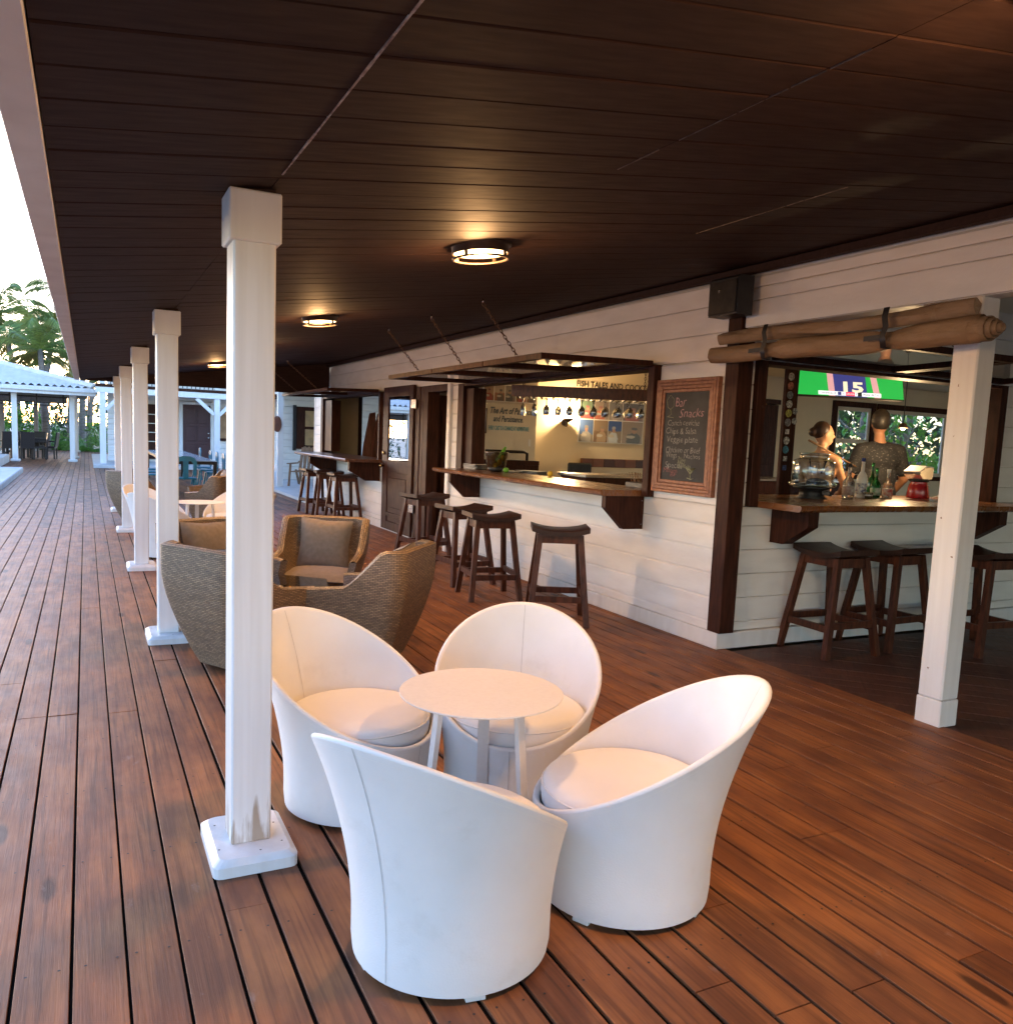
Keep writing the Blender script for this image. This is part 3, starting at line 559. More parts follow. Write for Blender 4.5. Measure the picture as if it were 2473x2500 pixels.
awning_y(4.49, 5.80, 3.72, 2.175, 2.20, 5.15, (5.25, 3.5, 2.95)); awning_y(5.82, 7.18, 3.72, 2.175, 2.20, 6.5, (6.6, 3.5, 2.95))
bx('porch_lid', 'ceil', bar, 4.352, 11.4, -14.0, YS-.012, 2.97, 3.0, 0)
bx('daylight_block_wall', 'siding', bar, 11.401, 11.5, -14.0, YS+.1, -.2, 3.0, 0)  # unseen wall added to keep daylight off the side deck
# --- rooms
bx('floor', 'floor_in', bar, 4.33, 17.5, 4.87, 11.1, -.1, .015, 0); bx('floor', 'floor_in', bar, 4.33, 8.1, 11.101, 17.0, -.1, .015, 0)
bx('room_ceiling', 'cream', bar, 4.33, 17.5, 4.87, 11.1, 2.76, 2.8, 0); bx('room_ceiling', 'cream', bar, 4.33, 8.1, 11.101, 17.0, 2.76, 2.8, 0)
YB = 11.0
for a, b, z0, z1 in ((4.9, 12.08, .016, 2.76), (12.08, 15.36, .016, 1.02), (12.08, 15.36, 2.44, 2.76), (13.19, 13.24, 1.02, 2.44), (15.36, 17.4, .016, 2.76), (4.33, 4.9, 2.12, 2.76)):
    bx('room_wall', 'cream', bar, a, b, YB, YB+.1, z0, z1, 0)
bx('room_wall', 'ivory', bar, 4.905, 5.78, 10.6, YB-.001, .016, 2.758, 0)
bx('room_wall', 'cream', bar, 17.401, 17.5, 4.87, 11, .016, 2.758, 0); bx('room_wall', 'cream', bar, 8.0, 8.1, 11.101, 17, .016, 2.758, 0)
# far room seen through the last hatch
bx('room_wall', 'cream', bar, 4.34, 5.03, 16.9, 16.99, .016, 2.758, 0); bx('room_wall', 'cream', bar, 5.75, 7.999, 16.9, 16.99, .016, 2.758, 0)
bx('window_frame', 'dark', bar, 5.031, 5.10, 16.86, 16.995, .9, 2.35, .003); bx('window_frame', 'dark', bar, 5.68, 5.749, 16.86, 16.995, .9, 2.35, .003); bx('window_head', 'dark', bar, 5.101, 5.679, 16.87, 16.99, 2.26, 2.35, .003)
bx('room_wall', 'cream', bar, 5.031, 5.749, 16.9, 16.99, .016, .899, 0); bx('room_wall', 'cream', bar, 5.031, 5.749, 16.9, 16.99, 2.351, 2.758, 0)
# panelled inner doors
def panel_door(x0, x1, y, z1, n=5):
    d = bx('panelled_door', 'dark', bar, x0, x1, y, y+.04, .02, z1, .003)
    h = (z1-.25)/n
    for k in range(n):
        z = .14+k*h; bx('door_panel', 'dark', d, x0+.11, x1-.11, y-.012, y-.001, z, z+h-.10, .008)
    obj('knob', MB().sphere((x1-.05, y-.05, 1.0), .03), 'steel', d); return d
panel_door(4.34, 4.86, 10.94, 2.06, 6); panel_door(9.95, 10.72, 10.93, 2.27, 5)
bx('door_frame', 'dark', bar, 9.86, 9.945, 10.9, 10.99, .02, 2.36, .003); bx('door_head', 'dark', bar, 9.946, 10.74, 10.9, 10.99, 2.28, 2.36, .003)
# interior windows with sashes
def room_window(x0, x1, z0, z1, sash):
    w = bx('window_frame', 'dark', bar, x0, x0+.09, YB-.04, YB+.06, z0, z1, .004); bx('frame_side', 'dark', w, x1-.09, x1, YB-.04, YB+.06, z0, z1, .004)
    bx('frame_head', 'dark', w, x0+.091, x1-.091, YB-.038, YB+.06, z1-.1, z1, .004); bx('frame_sill', 'dark', w, x0+.091, x1-.091, YB-.05, YB+.06, z0, z0+.08, .004)
    xi, xo, zi, zo = x0+.09, x1-.09, z0+.08, z1-.1
    for a in ((xi, xi+.07, zi, zo), (xo-.07, xo, zi, zo), (xi+.07, xo-.07, zi, zi+.07), (xi+.07, xo-.07, zo-.07, zo))+(((xi+.07, xo-.07, (zi+zo)/2-.04, (zi+zo)/2+.04),) if sash else ()):
        bx('sash', 'ivory', w, a[0], a[1], YB+.0, YB+.035, a[2], a[3], .002)
    bx('pane', 'glass', w, xi, xo, YB+.015, YB+.019, zi, zo, 0)
room_window(12.10, 13.19, 1.02, 2.44, True); room_window(13.24, 15.34, 1.02, 2.44, False)
# sticker post inside
sp = bx('sticker_post', 'dark', bar, 5.37, 5.51, 5.40, 5.44, .02, 2.75, .004)
scol = [(.62, .6, .56), (.5, .16, .1), (.25, .27, .3), (.6, .6, .58), (.55, .55, .12), (.3, .3, .32), (.7, .7, .7), (.62, .62, .6), (.1, .35, .5), (.66, .66, .62), (.12, .2, .5)]
for k, c in enumerate(scol):
    z = 2.13-k*.078; mt = PM('sticker_print', c, [v*.45 for v in c], 60, rough=.5, lo=.45, hi=.5); r_ = .034 if k not in (6, 9, 10) else .03
    m = MB().lathe([(r_, 0), (r_, .002)], 16 if k not in (6, 9, 10) else 4, smooth=False).xf(Matrix.Translation((5.412, 5.398, z)) @ Matrix.Rotation(R(90), 4, 'X') @ Matrix.Rotation(R(45), 4, 'Z')); obj('sticker', m, mt, sp)
for k in range(2): obj('sticker', MB().lathe([(.028, 0), (.028, .002)], 16, smooth=False).xf(Matrix.Translation((5.485, 5.398, 1.84-.085*k)) @ Matrix.Rotation(R(90), 4, 'X')), PM('sticker_print', (.5, .5, .46), (.15, .15, .15), 60, lo=.45, hi=.5), sp)
# wall lettering
tx = lambda n, s, size, mat, x, y, z, **k: text_mesh(n, s, size, mat, bar, (x, y, z), (1, 0, 0), (0, 0, 1), **k)
tx('lettering', 'FISH TALES AND COCKTAILS', .125, 'ink_dark', 6.66, YB-.003, 2.335, bold=.003, width=1.5)
tx('lettering', 'The Art of Patience', .125, 'ink_grey', 5.03, 10.597, 1.845, shear=.3, width=.66, bold=.003)
tx('lettering', 'and Persistence.', .115, 'ink_grey', 5.09, 10.597, 1.735, shear=.3, width=.47, bold=.003)
tx('lettering', 'EVERY CAST IS A CHANCE AT ADVENTURE!', .082, 'ink_teal', 5.02, 10.597, 1.615, width=.64, bold=.002)
# ================================================================== porch posts
def porch_post(label, y, mat):
    t = thing('porch_post', label, 'post', (.497, y, 0), 0, 'white porch posts along the deck edge')
    base = MB(); hx, hy, c, H = .141, .193, .022, .055
    rc = .03
    def ring(ix, z):
        pts = []
        for sx, sy in ((1, 1), (-1, 1), (-1, -1), (1, -1)):
            cx, cyy = sx*(hx-ix-rc), sy*(hy-ix-rc); a0 = {(1, 1): 0, (-1, 1): 90, (-1, -1): 180, (1, -1): 270}[(sx, sy)]
            for k in range(4): a = R(a0+30*k); pts.append((cx+rc*math.cos(a), cyy+rc*math.sin(a), z))
        return pts
    rs = [ring(0, 0), ring(0, H-.018), ring(c, H)]; base.grid(rs, smooth=False, wrap=True); base.f.append(tuple(len(base.v)-16+k for k in range(16))); base.sm.append(False)
    obj('base_plate', base, 'post_white', t)
    obj('shaft', MB().box(-.0675, .0675, -.072, .072, H-.002, 2.10, .006), mat, t)
    obj('capital', MB().box(-.083, .083, -.083, .083, 2.095, 2.255, .005), 'post_white', t)
    obj('packing_block', MB().box(-.02, .07, -.045, .045, 2.253, cz(.5)+.012, .002), 'ceil', t)
    nl = MB()
    for a, b in ((-.11, -.09), (.1, -.1), (.1, .05), (-.1, .1), (.02, -.14)): nl.add([(a+.004*math.cos(k), b+.004*math.sin(k), H+.0006) for k in (0, 1, 2, 3, 4, 5)], [(0, 1, 2, 3, 4, 5)])
    obj('screw_heads', nl, 'blackmetal', t)
    return t
# the nearest post carries brown water stains at its foot
m, nt, ns, ls, b = _new('post_paint_stained')
tc = ns.new('ShaderNodeTexCoord'); sp_ = ns.new('ShaderNodeSeparateXYZ'); ls.new(tc.outputs['Object'], sp_.inputs[0])
mp = ns.new('ShaderNodeMapping'); mp.inputs['Scale'].default_value = (38, 38, 5); ls.new(tc.outputs['Object'], mp.inputs[0])
n1 = ns.new('ShaderNodeTexNoise'); n1.inputs['Scale'].default_value = 1; n1.inputs['Detail'].default_value = 6; ls.new(mp.outputs[0], n1.inputs['Vector'])
hm = ns.new('ShaderNodeMapRange'); ls.new(sp_.outputs[2], hm.inputs[0]); hm.inputs[1].default_value = .07; hm.inputs[2].default_value = .36; hm.inputs[3].default_value = .16; hm.inputs[4].default_value = -.22
sm = ns.new('ShaderNodeMath'); sm.operation = 'ADD'; ls.new(n1.outputs['Fac'], sm.inputs[0]); ls.new(hm.outputs[0], sm.inputs[1])
rp = ramp(ns, .56, .72, (0, 0, 0, 1), (.8, .8, .8, 1)); ls.new(sm.outputs[0], rp.inputs[0])
n2 = ns.new('ShaderNodeTexNoise'); n2.inputs['Scale'].default_value = 1; mp2 = ns.new('ShaderNodeMapping'); mp2.inputs['Scale'].default_value = (30, 30, 1.2); ls.new(tc.outputs['Object'], mp2.inputs[0]); ls.new(mp2.outputs[0], n2.inputs['Vector'])
r2 = ramp(ns, .35, .75); ls.new(n2.outputs['Fac'], r2.inputs[0]); o_ = mixc(ns, ls, r2.outputs[0], (.77, .755, .73), (.68, .655, .615))
ls.new(mixc(ns, ls, rp.outputs[0], o_, (.30, .20, .11)), b.inputs['Base Color']); b.inputs['Roughness'].default_value = .45
bp = ns.new('ShaderNodeBump'); bp.inputs['Strength'].default_value = .2; bp.inputs['Distance'].default_value = .004; ls.new(n2.outputs['Fac'], bp.inputs['Height']); ls.new(bp.outputs[0], b.inputs['Normal'])
MT['post_stain'] = m
for lab, y, mt in (('nearest white porch post with brown stains at its foot beside white tub chairs', 2.93, 'post_stain'), ('second white porch post from the viewer, beside a wicker armchair back', 6.19, 'post_white'),
                   ('third white porch post from the viewer along the deck edge', 9.33, 'post_white'), ('fourth white porch post from the viewer along the deck edge', 12.64, 'post_white'), ('farthest white porch post holding up the brown ceiling', 15.55, 'post_white')):
    porch_post(lab, y, mt)
t = thing('corner_post', 'plain chipped white square post at the bar corner on the right', 'post', (4.29, 2.975, 0))
obj('shaft', MB().box(-.072, .072, -.075, .075, .15, 2.352, .008), 'post_white', t); obj('foot', MB().box(-.0745, .0745, -.0785, .0785, -.004, .149, .005), 'post_white', t)
ch = MB()
for k in range(5): z = rng.uniform(.3, 2.1); yq = rng.uniform(-.05, .05); ch.add([(-.0728, yq+rng.uniform(-.006, .006)+.004*math.cos(a), z+.006*math.sin(a)*rng.uniform(.5, 1.5)) for a in range(6)], [(0, 1, 2, 3, 4, 5)])
obj('rust_spots', ch, PM('rust_spot', (.22, .10, .04), (.12, .06, .03), 50, rough=.8), t)

# ================================================================== porch lamps
def porch_lamp(label, x, y):
    t = thing('ceiling_lamp', label, 'lamp', (x, y, cz(x)-.002), 0, 'round flush lamps in a row on the porch ceiling')
    tilt = Matrix.Rotation(-math.atan(.137)*.6, 4, 'Y') @ Matrix.Diagonal((1, 1, .74, 1))
    N = 40
    obj('canopy', MB().lathe([(.155, .012), (.155, -.006), (.142, -.008), (.142, -.052), (.136, -.052), (.136, -.012), (.05, -.010)], N).xf(tilt), 'bronze', t)
    obj('diffuser', MB().lathe([(.134, -.030), (.13, -.050), (.09, -.058), (.001, -.060)], N).xf(tilt), 'glow', t)
    obj('ring', MB().lathe([(.142, -.078), (.142, -.090), (.130, -.090), (.130, -.078), (.142, -.078)], N).xf(tilt), 'bronze', t)
    for k in range(4):
        a = R(35+90*k); obj('strut', MB().bar((.137*math.cos(a), .137*math.sin(a), -.050), (.137*math.cos(a), .137*math.sin(a), -.080), .016, .006).xf(tilt), 'bronze', t)
    l = bpy.data.lights.new('lamp_light', 'POINT'); l.shadow_soft_size = .05; l.energy = LAMP_W*.85; l.color = (1., .54, .22)
    lo = bpy.data.objects.new('lamp_light', l); COL.objects.link(lo); lo.parent = t; lo.location = (0, 0, -.10)
    l = bpy.data.lights.new('diffuser_light', 'AREA'); l.shape = 'DISK'; l.size = .22; l.energy = LAMP_W*.66; l.color = (1., .52, .21)
    lo = bpy.data.objects.new('diffuser_light', l); COL.objects.link(lo); lo.parent = t; lo.location = (0, 0, -.056)
    return t
for lab, y in (('round ceiling lamp nearest the viewer, above the white tub chairs', 1.0), ('largest lit round lamp on the brown ceiling, above the white tub chairs', 3.87), ('second lit round lamp along the ceiling, right of the nearest post', 7.06),
               ('round ceiling lamp behind the nearest white post', 10.1), ('farthest lit round lamp on the brown ceiling, left of the nearest post', 13.16)):
    porch_lamp(lab, 1.75, y)
# ================================================================== white tub chairs
def tub_R(z): return .294+.166*max(0., (z-.12)/.65)**1.8
def tub_rim_z(c):
    z = .52
    for _ in range(8): u = tub_R(z)*c; ub, uf = tub_R(.733), -tub_R(.301); z = .301+(.733-.301)*(u-uf)/(ub-uf)
    return z
def tub_chair(label, loc, rz, group):
    """faces local +Y; back at -Y"""
    t = thing('tub_chair', label, 'chair', loc, rz, group)
    N = 72; T = .022
    outer = []; nz = 14
    def ring(fn): return [fn(2*math.pi*k/N) for k in range(N)]
    def pt(a, z, off=0.):
        r = tub_R(z)+off-(.014*(1-z/.05)**2 if z < .05 else 0); return (r*math.sin(a), -r*math.cos(a), z)
    rowsO = []
    for i in range(nz+1):
        f = i/nz; rowsO.append(ring(lambda a: pt(a, .022+(tub_rim_z(math.cos(a))-.022)*f)))
    mb = MB(); mb.grid(rowsO, wrap=True)
    lip = [ring(lambda a: pt(a, tub_rim_z(math.cos(a))+T*.5*math.sin(q), -T*.5+T*.5*math.cos(q))) for q in [math.pi*k/6 for k in range(7)]]
    mb.grid(lip, wrap=True)
    inner = [ring(lambda a: pt(a, max(.24, tub_rim_z(math.cos(a))-(tub_rim_z(math.cos(a))-.24)*f), -T)) for f in [k/8 for k in range(9)]]
    mb.grid(inner, wrap=True); mb.add(inner[-1], [tuple(range(N))])
    obj('shell', mb, 'fabric', t)
    # sewn welt just under the rim and the centre seams
    w = MB()
    for k in range(N):
        a0, a1 = 2*math.pi*k/N, 2*math.pi*(k+1)/N
        z0, z1 = tub_rim_z(math.cos(a0)), tub_rim_z(math.cos(a1))
        w.add([pt(a0, z0-.016, .0012), pt(a1, z1-.016, .0012), pt(a1, z1-.0185, .0012), pt(a0, z0-.0185, .0012)], [(0, 1, 2, 3)])
    obj('rim_stitching', w, MT['cushion'], t)
    for a, inn in ((0., False), (0., True), (math.pi, False)):
        s = MB(); zt = tub_rim_z(math.cos(a)); pr = []
        for k in range(13):
            z = (.03 if not inn else .36)+(zt-(.03 if not inn else .36))*k/12; da = .0016/tub_R(z)
            o = .0012 if not inn else -T-.0012; pr.append([pt(a-da, z, o), pt(a+da, z, o)])
        s.grid(pr); obj('seam', s, 'seam', t)
    # round cushion
    cu = MB(); r0 = .287; prof = [(.001, .28), (.18, .280), (r0-.012, .285), (r0, .305), (r0+.003, .332), (r0, .362), (r0-.008, .380), (r0-.03, .393), (.18, .402), (.08, .406), (.001, .407)]
    cu.lathe(prof, 48); cu.v = [(x, y-.005, z) for x, y, z in cu.v]; c = obj('seat_cushion', cu, 'cushion', t)
    wl_ = MB(); wl_.tube([((r0+.001)*math.cos(q), (r0+.001)*math.sin(q)-.005, .364) for q in [2*math.pi*k/48 for k in range(49)]], .0035, 5, False); obj('piping', wl_, 'fabric', c)
    for a in (.6, 2.6, 4.2, 5.6): obj('foot', MB().box(-.016, .016, -.028, .028, 0, .024, .002).xf(Matrix.Rotation(a, 4, 'Z') @ Matrix.Translation((.262, 0, 0))), 'whitething', t)
    return t
def head(h): return -h     # heading measured from +Y towards +X -> rotation about Z
G = 'white tub chairs around the round table near the viewer'
chA = tub_chair('white fabric tub chair nearest the viewer, seen from behind', (.95, 2.131, 0), -1.036, G)
tree = [(c, kids(c)) for c in kids(chA)]
dup(chA, (1.602, 2.193, 0), 1.048, 'white fabric tub chair right of the round table with its cushion lit', G, tree)
dup(chA, (.973, 3.17, 0), -2.568, 'white fabric tub chair left of the round table, partly behind the nearest post', G, tree)
dup(chA, (1.60, 3.0, 0), 2.598, 'white fabric tub chair behind the round table, facing the viewer', G, tree)
def round_table(label, loc, r=.325, h=.59, group=None):
    t = thing('round_table', label, 'table', loc, .35, group)
    obj('table_top', MB().lathe([(.001, h-.008), (r-.004, h-.008), (r, h-.005), (r, h-.001), (r-.002, h), (.001, h)], 72, smooth=False), 'tabletop', t)
    obj('top_bracket', MB().lathe([(.12, h-.02), (.12, h-.009)], 24), 'tabletop', t)
    for k in range(3):
        a = R(40+120*k); ca, sa = math.cos(a), math.sin(a)
        obj('leg', MB().bar((.16*ca, .16*sa, h-.012), (.215*ca, .215*sa, 0), .042, .018, up=(ca, sa, 0)), 'tabletop', t)
    return t
rt = round_table('round cream metal side table among the four nearest white tub chairs', (1.265, 2.64, 0), .296)
G2 = 'white tub chairs grouped farther down the deck'
for lab, p, a in (('distant white tub chair behind the third post, facing right', (.82, 10.15, 0), -1.0), ('distant white tub chair farthest back in its group, facing the viewer', (.80, 11.05, 0), -2.3),
                  ('distant white tub chair with lit inside, right of its small table', (1.62, 11.0, 0), 2.3), ('distant white tub chair seen from behind beside the lit one', (1.58, 10.1, 0), .95)):
    dup(chA, p, a, lab, G2, tree)
dup(rt, (1.2, 10.55, 0), .9, 'distant round white side table behind the second post')
# ================================================================== wicker armchairs
def wicker_chair(label, loc, rz, group):
    t = thing('wicker_armchair', label, 'armchair', loc, rz, group)
    HW, D0, D1 = .36, .33, -.37        # half width, front, back
    def plan(n=64):
        pts = []; rc = .10
        pts.append((HW, D0)); k = 12
        for i in range(1, k+1): pts.append((HW, D0+(D1+rc-D0)*i/k))
        for i in range(1, 6): a = R(0-90*i/6); pts.append((HW-rc+rc*math.cos(a), D1+rc+rc*math.sin(a)))
        for i in range(0, 13): pts.append((HW-rc-(2*HW-2*rc)*i/12, D1))
        for i in range(1, 6): a = R(-90-90*i/6); pts.append((-HW+rc+rc*math.cos(a), D1+rc+rc*math.sin(a)))
        for i in range(0, k+1): pts.append((-HW, D1+rc+(D0-D1-rc)*i/k))
        return pts
    pl = plan(); per = [0.]
    for a, b in zip(pl[:-1], pl[1:]): per.append(per[-1]+math.hypot(b[0]-a[0], b[1]-a[1]))
    def top(x, y):
        if y > .02: return .525-.03*((y-.02)/.3)
        if y > -.24: return .525+(.77-.525)*((.02-y)/.26)**1.1
        return .77+.004*(1-(x/HW)**2)
    def P(i, f, off):
        x, y = pl[i]; z = .03+(top(x, y)-.03)*f
        q = max(0., 1-z/.62); ins = .19*q**1.6+off
        # move towards the inside: scale per axis about the seat middle
        sx = (HW-ins)/HW; bx_ = x*sx*(1-.04*(1-z/.75)); wb = min(1., max(0., -y/.34)); wf = min(1., max(0., (y-.08)/.25)); by = y+ins*(.95*wb-.30*wf)
        return (bx_, by, z)
    nf = 12; n = len(pl); mb = MB()
    fo = [k/nf for k in range(nf+1)]
    mb.grid([[P(i, f, 0) for i in range(n)] for f in fo], [[(per[i], P(i, f, 0)[2]) for i in range(n)] for f in fo])
    TH = .055
    topo = [P(i, 1, 0) for i in range(n)]; topi = [P(i, 1, TH) for i in range(n)]
    mid = [((a[0]+b[0])/2, (a[1]+b[1])/2, a[2]+.014) for a, b in zip(topo, topi)]
    mb.grid([topo, mid, topi], [[(per[i]*1., .8+.02*r_) for i in range(n)] for r_ in range(3)])
    fi = [1-k/6 for k in range(7)]
    mb.grid([[(P(i, f, TH)[0], P(i, f, TH)[1], max(.2, P(i, f, TH)[2])) for i in range(n)] for f in fi], [[(per[i], 1.2+P(i, f, TH)[2]) for i in range(n)] for f in fi])
    for i in (0, n-1):
        col = [P(i, f, 0) for f in fo]; coli = [P(i, f, TH) for f in fo]; mb.grid([col, coli], [[(0, c[2]) for c in col], [(.055, c[2]) for c in coli]], smooth=False)
    obj('shell', mb, 'wicker', t)
    fr = MB(); w = .262
    fr.add([(-w, .31, .27), (w, .31, .27), (w*.85, .24, .04), (-w*.85, .24, .04)], [(0, 1, 2, 3)], False, [(0, .27), (.63, .27), (.6, .04), (.03, .04)]); fr.add([(-w, .31, .27), (w, .31, .27), (w, -.2, .27), (-w, -.2, .27)], [(0, 1, 2, 3)], False, [(0, 0), (.6, 0), (.6, .6), (0, .6)])
    obj('seat_base', fr, 'wicker', t)
    def pillow(hw, hd, th, n=14):
        m_ = MB()
        for s in (1, -1):
            rowsP = []
            for j in range(n+1):
                v = -1+2*j/n; r_ = []
                for i in range(n+1):
                    u = -1+2*i/n; hgt = th*((1-abs(u)**2.6)*(1-abs(v)**2.6))**.5
                    pin = 1-.07*(1-abs(u))*abs(v)**3; pin2 = 1-.07*(1-abs(v))*abs(u)**3
                    r_.append((u*hw*pin2, v*hd*pin, s*(hgt+.004)))
                rowsP.append(r_)
            m_.grid(rowsP)
        return m_
    obj('seat_cushion', pillow(.285, .31, .062).xf(Matrix.Translation((0, .035, .335))), 'taupe', t)
    obj('back_pillow', pillow(.215, .215, .085).xf(Matrix.Translation((.0, -.19, .56)) @ Matrix.Rotation(R(12), 4, 'X') @ Matrix.Rotation(R(90), 4, 'X') @ Matrix.Rotation(R(3), 4, 'Z')), 'taupe', t)
    for sx in (-1, 1):
        for y in (.24, -.2): obj('leg', MB().box(sx*.13-.02, sx*.13+.02, y*.6-.02, y*.6+.02, 0, .045, .002), 'blackmetal', t)
    return t
G = 'wicker armchairs around the glass coffee table'
wa = wicker_chair('wicker armchair with taupe pillow facing the viewer beyond the glass coffee table', (1.68, 6.63, 0), R(155), G)
tw = [(c, kids(c)) for c in kids(wa)]
dup(wa, (1.66, 5.26, 0), R(50), 'wicker armchair with curved woven back turned to the viewer, right of the coffee table', G, tw)
dup(wa, (.86, 5.36, 0), R(-60), 'wicker armchair seen from behind between the first and second posts', G, tw)
dup(wa, (.91, 6.50, 0), R(213), 'wicker armchair with taupe pillow behind the second post, facing the viewer', G, tw)
G = 'wicker armchairs far down the deck'
dup(wa, (.72, 13.75, 0), R(-55), 'far wicker armchair with its grey back to the open deck beside the fourth post', G, tw)
dup(wa, (1.85, 14.3, 0), R(100), 'far wicker armchair lit orange by the ceiling lamp, facing left', G, tw)
dup(wa, (1.75, 13.1, 0), R(35), 'far wicker armchair nearest the distant white tub chairs, seen from behind', G, tw)
ct = thing('coffee_table', 'low six-sided wicker coffee table with glass top among the armchairs', 'table', (1.25, 5.98, 0), .3)
hexa = lambda r, z: [(r*math.cos(R(60*k)), r*math.sin(R(60*k)), z) for k in range(7)]
m_ = MB(); zs = [.03, .15, .27, .385]; m_.grid([hexa(.20+.12*(z/.385)**1.3, z) for z in zs], [[(.3*k, z) for k in range(7)] for z in zs], smooth=False); obj('pedestal', m_, 'wicker', ct)
m_ = MB(); m_.prism([p[:2] for p in hexa(.36, 0)[:6]], .39, .40, 'z'); obj('glass_top', m_, 'tglass', ct)
m_ = MB(); m_.prism([p[:2] for p in hexa(.315, 0)[:6]], .372, .386, 'z'); obj('woven_shelf', m_, MT['darkfurn'], ct)
# ================================================================== saddle bar stools
def stool(label, loc, rz, group, H=.80):
    t = thing('bar_stool', label, 'stool', loc, rz, group)
    hw, hd, th = .235, .195, .042; n = 14
    zt = lambda u: H-.028+.036*abs(u)**2.2
    top = [[(u*hw, v*hd, zt(u)-(.004 if abs(v) > .97 else 0)) for u in [-1+2*i/n for i in range(n+1)]] for v in (-1, -.96, 0, .96, 1)]
    bot = [[(u*hw, v*hd, zt(u)-th) for u in [-1+2*i/n for i in range(n+1)]] for v in (-1, 0, 1)]
    m_ = MB(); m_.grid(top); m_.grid(bot); m_.grid([top[0], bot[0]], smooth=False); m_.grid([top[-1], bot[-1]], smooth=False)
    for i in (0, n): m_.grid([[r[i] for r in top], [bot[0][i], bot[0][i], bot[1][i], bot[2][i], bot[2][i]]], smooth=False)
    obj('seat', m_, 'stooltop', t)
    zl = H-.062
    F = {(sx, sy): (sx*.235, sy*.255) for sx in (-1, 1) for sy in (-1, 1)}; T_ = {(sx, sy): (sx*.165, sy*.135) for sx in (-1, 1) for sy in (-1, 1)}
    def at(k, z): f = z/zl; return (F[k][0]+(T_[k][0]-F[k][0])*f, F[k][1]+(T_[k][1]-F[k][1])*f, z)
    for k in F: obj('leg', MB().bar(at(k, 0), at(k, zl), .046, .046, up=(0, 1, 0)), 'stool', t)
    for sy in (-1, 1):
        obj('stretcher', MB().bar(at((-1, sy), .22), at((1, sy), .22), .028, .05), 'stool', t); obj('apron', MB().bar(at((-1, sy), zl-.035), at((1, sy), zl-.035), .024, .068), 'stool', t)
    for sx in (-1, 1):
        obj('stretcher', MB().bar(at((sx, -1), .245), at((sx, 1), .245), .028, .05), 'stool', t); obj('apron', MB().bar(at((sx, -1), zl-.035), at((sx, 1), zl-.035), .024, .068), 'stool', t)
    return t
G = 'dark bar stools at the main serving hatch'
s0 = stool('dark wood bar stool nearest the viewer, standing apart under the chalkboard side', (3.50, 5.93, 0), R(-26), G); ts = [(c, kids(c)) for c in kids(s0)]
for lab, p, a in (('second dark bar stool from the chalkboard, in front of the main hatch', (3.39, 7.02, 0), -9), ('third dark bar stool from the chalkboard, in front of the main hatch', (3.46, 7.82, 0), 6), ('dark bar stool in front of the open doorway beside the glazed door', (3.62, 9.35, 0), 12)): dup(s0, p, R(a), lab, G, ts)
G = 'dark bar stools at the far serving hatch'
for lab, p, a in (('farthest dark bar stool at the far hatch counter', (3.74, 15.2, 0), 4), ('middle dark bar stool of three at the far hatch counter', (3.79, 14.45, 0), -6), ('nearest of three dark bar stools at the far hatch, left of the glazed door', (3.87, 13.78, 0), 3)): dup(s0, p, R(a), lab, G, ts)
G = 'dark bar stools at the side hatch'
for lab, p, a in (('dark bar stool under the side counter left of the plain white post', (5.05, 4.45, -.012), 88), ('dark bar stool half behind the plain white post at the side counter', (5.70, 4.47, -.012), 92), ('dark bar stool right of the plain white post, cut by the picture edge', (6.32, 4.10, -.012), 84)): dup(s0, p, R(a), lab, G, ts)
# ================================================================== counters
def live_edge(x_out, x_in, y0, y1, z0, z1, amp):
    m_ = MB(); n = 60; r_ = random.Random(5); ph = [r_.uniform(0, 6) for _ in range(4)]
    e = lambda y: x_out+amp*(math.sin(y*2.1+ph[0])*.5+math.sin(y*5.3+ph[1])*.3+math.sin(y*11+ph[2])*.2)
    ys = [y0+(y1-y0)*k/n for k in range(n+1)]
    m_.grid([[(x_in, y, z1) for y in ys], [(e(y)+.012, y, z1) for y in ys]], smooth=False)
    m_.grid([[(e(y)+.012, y, z1) for y in ys], [(e(y), y, z1-.012) for y in ys], [(e(y)+.004, y, z0+.012) for y in ys], [(e(y)+.022, y, z0) for y in ys], [(x_in, y, z0) for y in ys]], smooth=False)
    for y in (y0, y1): m_.add([(x_in, y, z1), (e(y)+.012, y, z1), (e(y), y, z1-.012), (e(y)+.004, y, z0+.012), (e(y)+.022, y, z0), (x_in, y, z0)], [(0, 1, 2, 3, 4, 5)])
    return m_
c = thing('bar_counter', 'long live-edge honey brown counter under the main serving hatch', 'counter')
obj('slab', live_edge(3.74, 4.40, 5.70, 9.40, 1.068, 1.118, .03), 'counter', c)
for y in (5.72, 9.0):
    obj('bracket', MB().prism([(3.80, 1.066), (4.183, 1.066), (4.183, .79), (3.99, .79), (3.80, .97)], y, y+.06, 'y'), 'dark', c)
    for z in (.83, 1.03): obj('screw', MB().sphere((4.16, y-.002, z), .006, 6, 4), 'steel', c)
c = thing('bar_counter', 'red-brown counter under the far serving hatch with three stools', 'counter')
obj('slab', live_edge(3.58, 4.40, 12.66, 16.3, 1.035, 1.085, .03), 'counter_dk', c)
for y in (12.8, 15.4): obj('bracket', MB().prism([(3.68, 1.033), (4.183, 1.033), (4.183, .74), (3.95, .74), (3.68, .9)], y, y+.08, 'y'), 'dark', c)
c = thing('bar_counter', 'dark wooden counter under the side hatch holding bottles and water jug', 'counter')
m_ = live_edge(4.27, 5.42, 4.478, 7.20, 1.068, 1.115, .012); m_.v = [(y, x, z) for x, y, z in m_.v]; obj('slab', m_, 'counter', c)
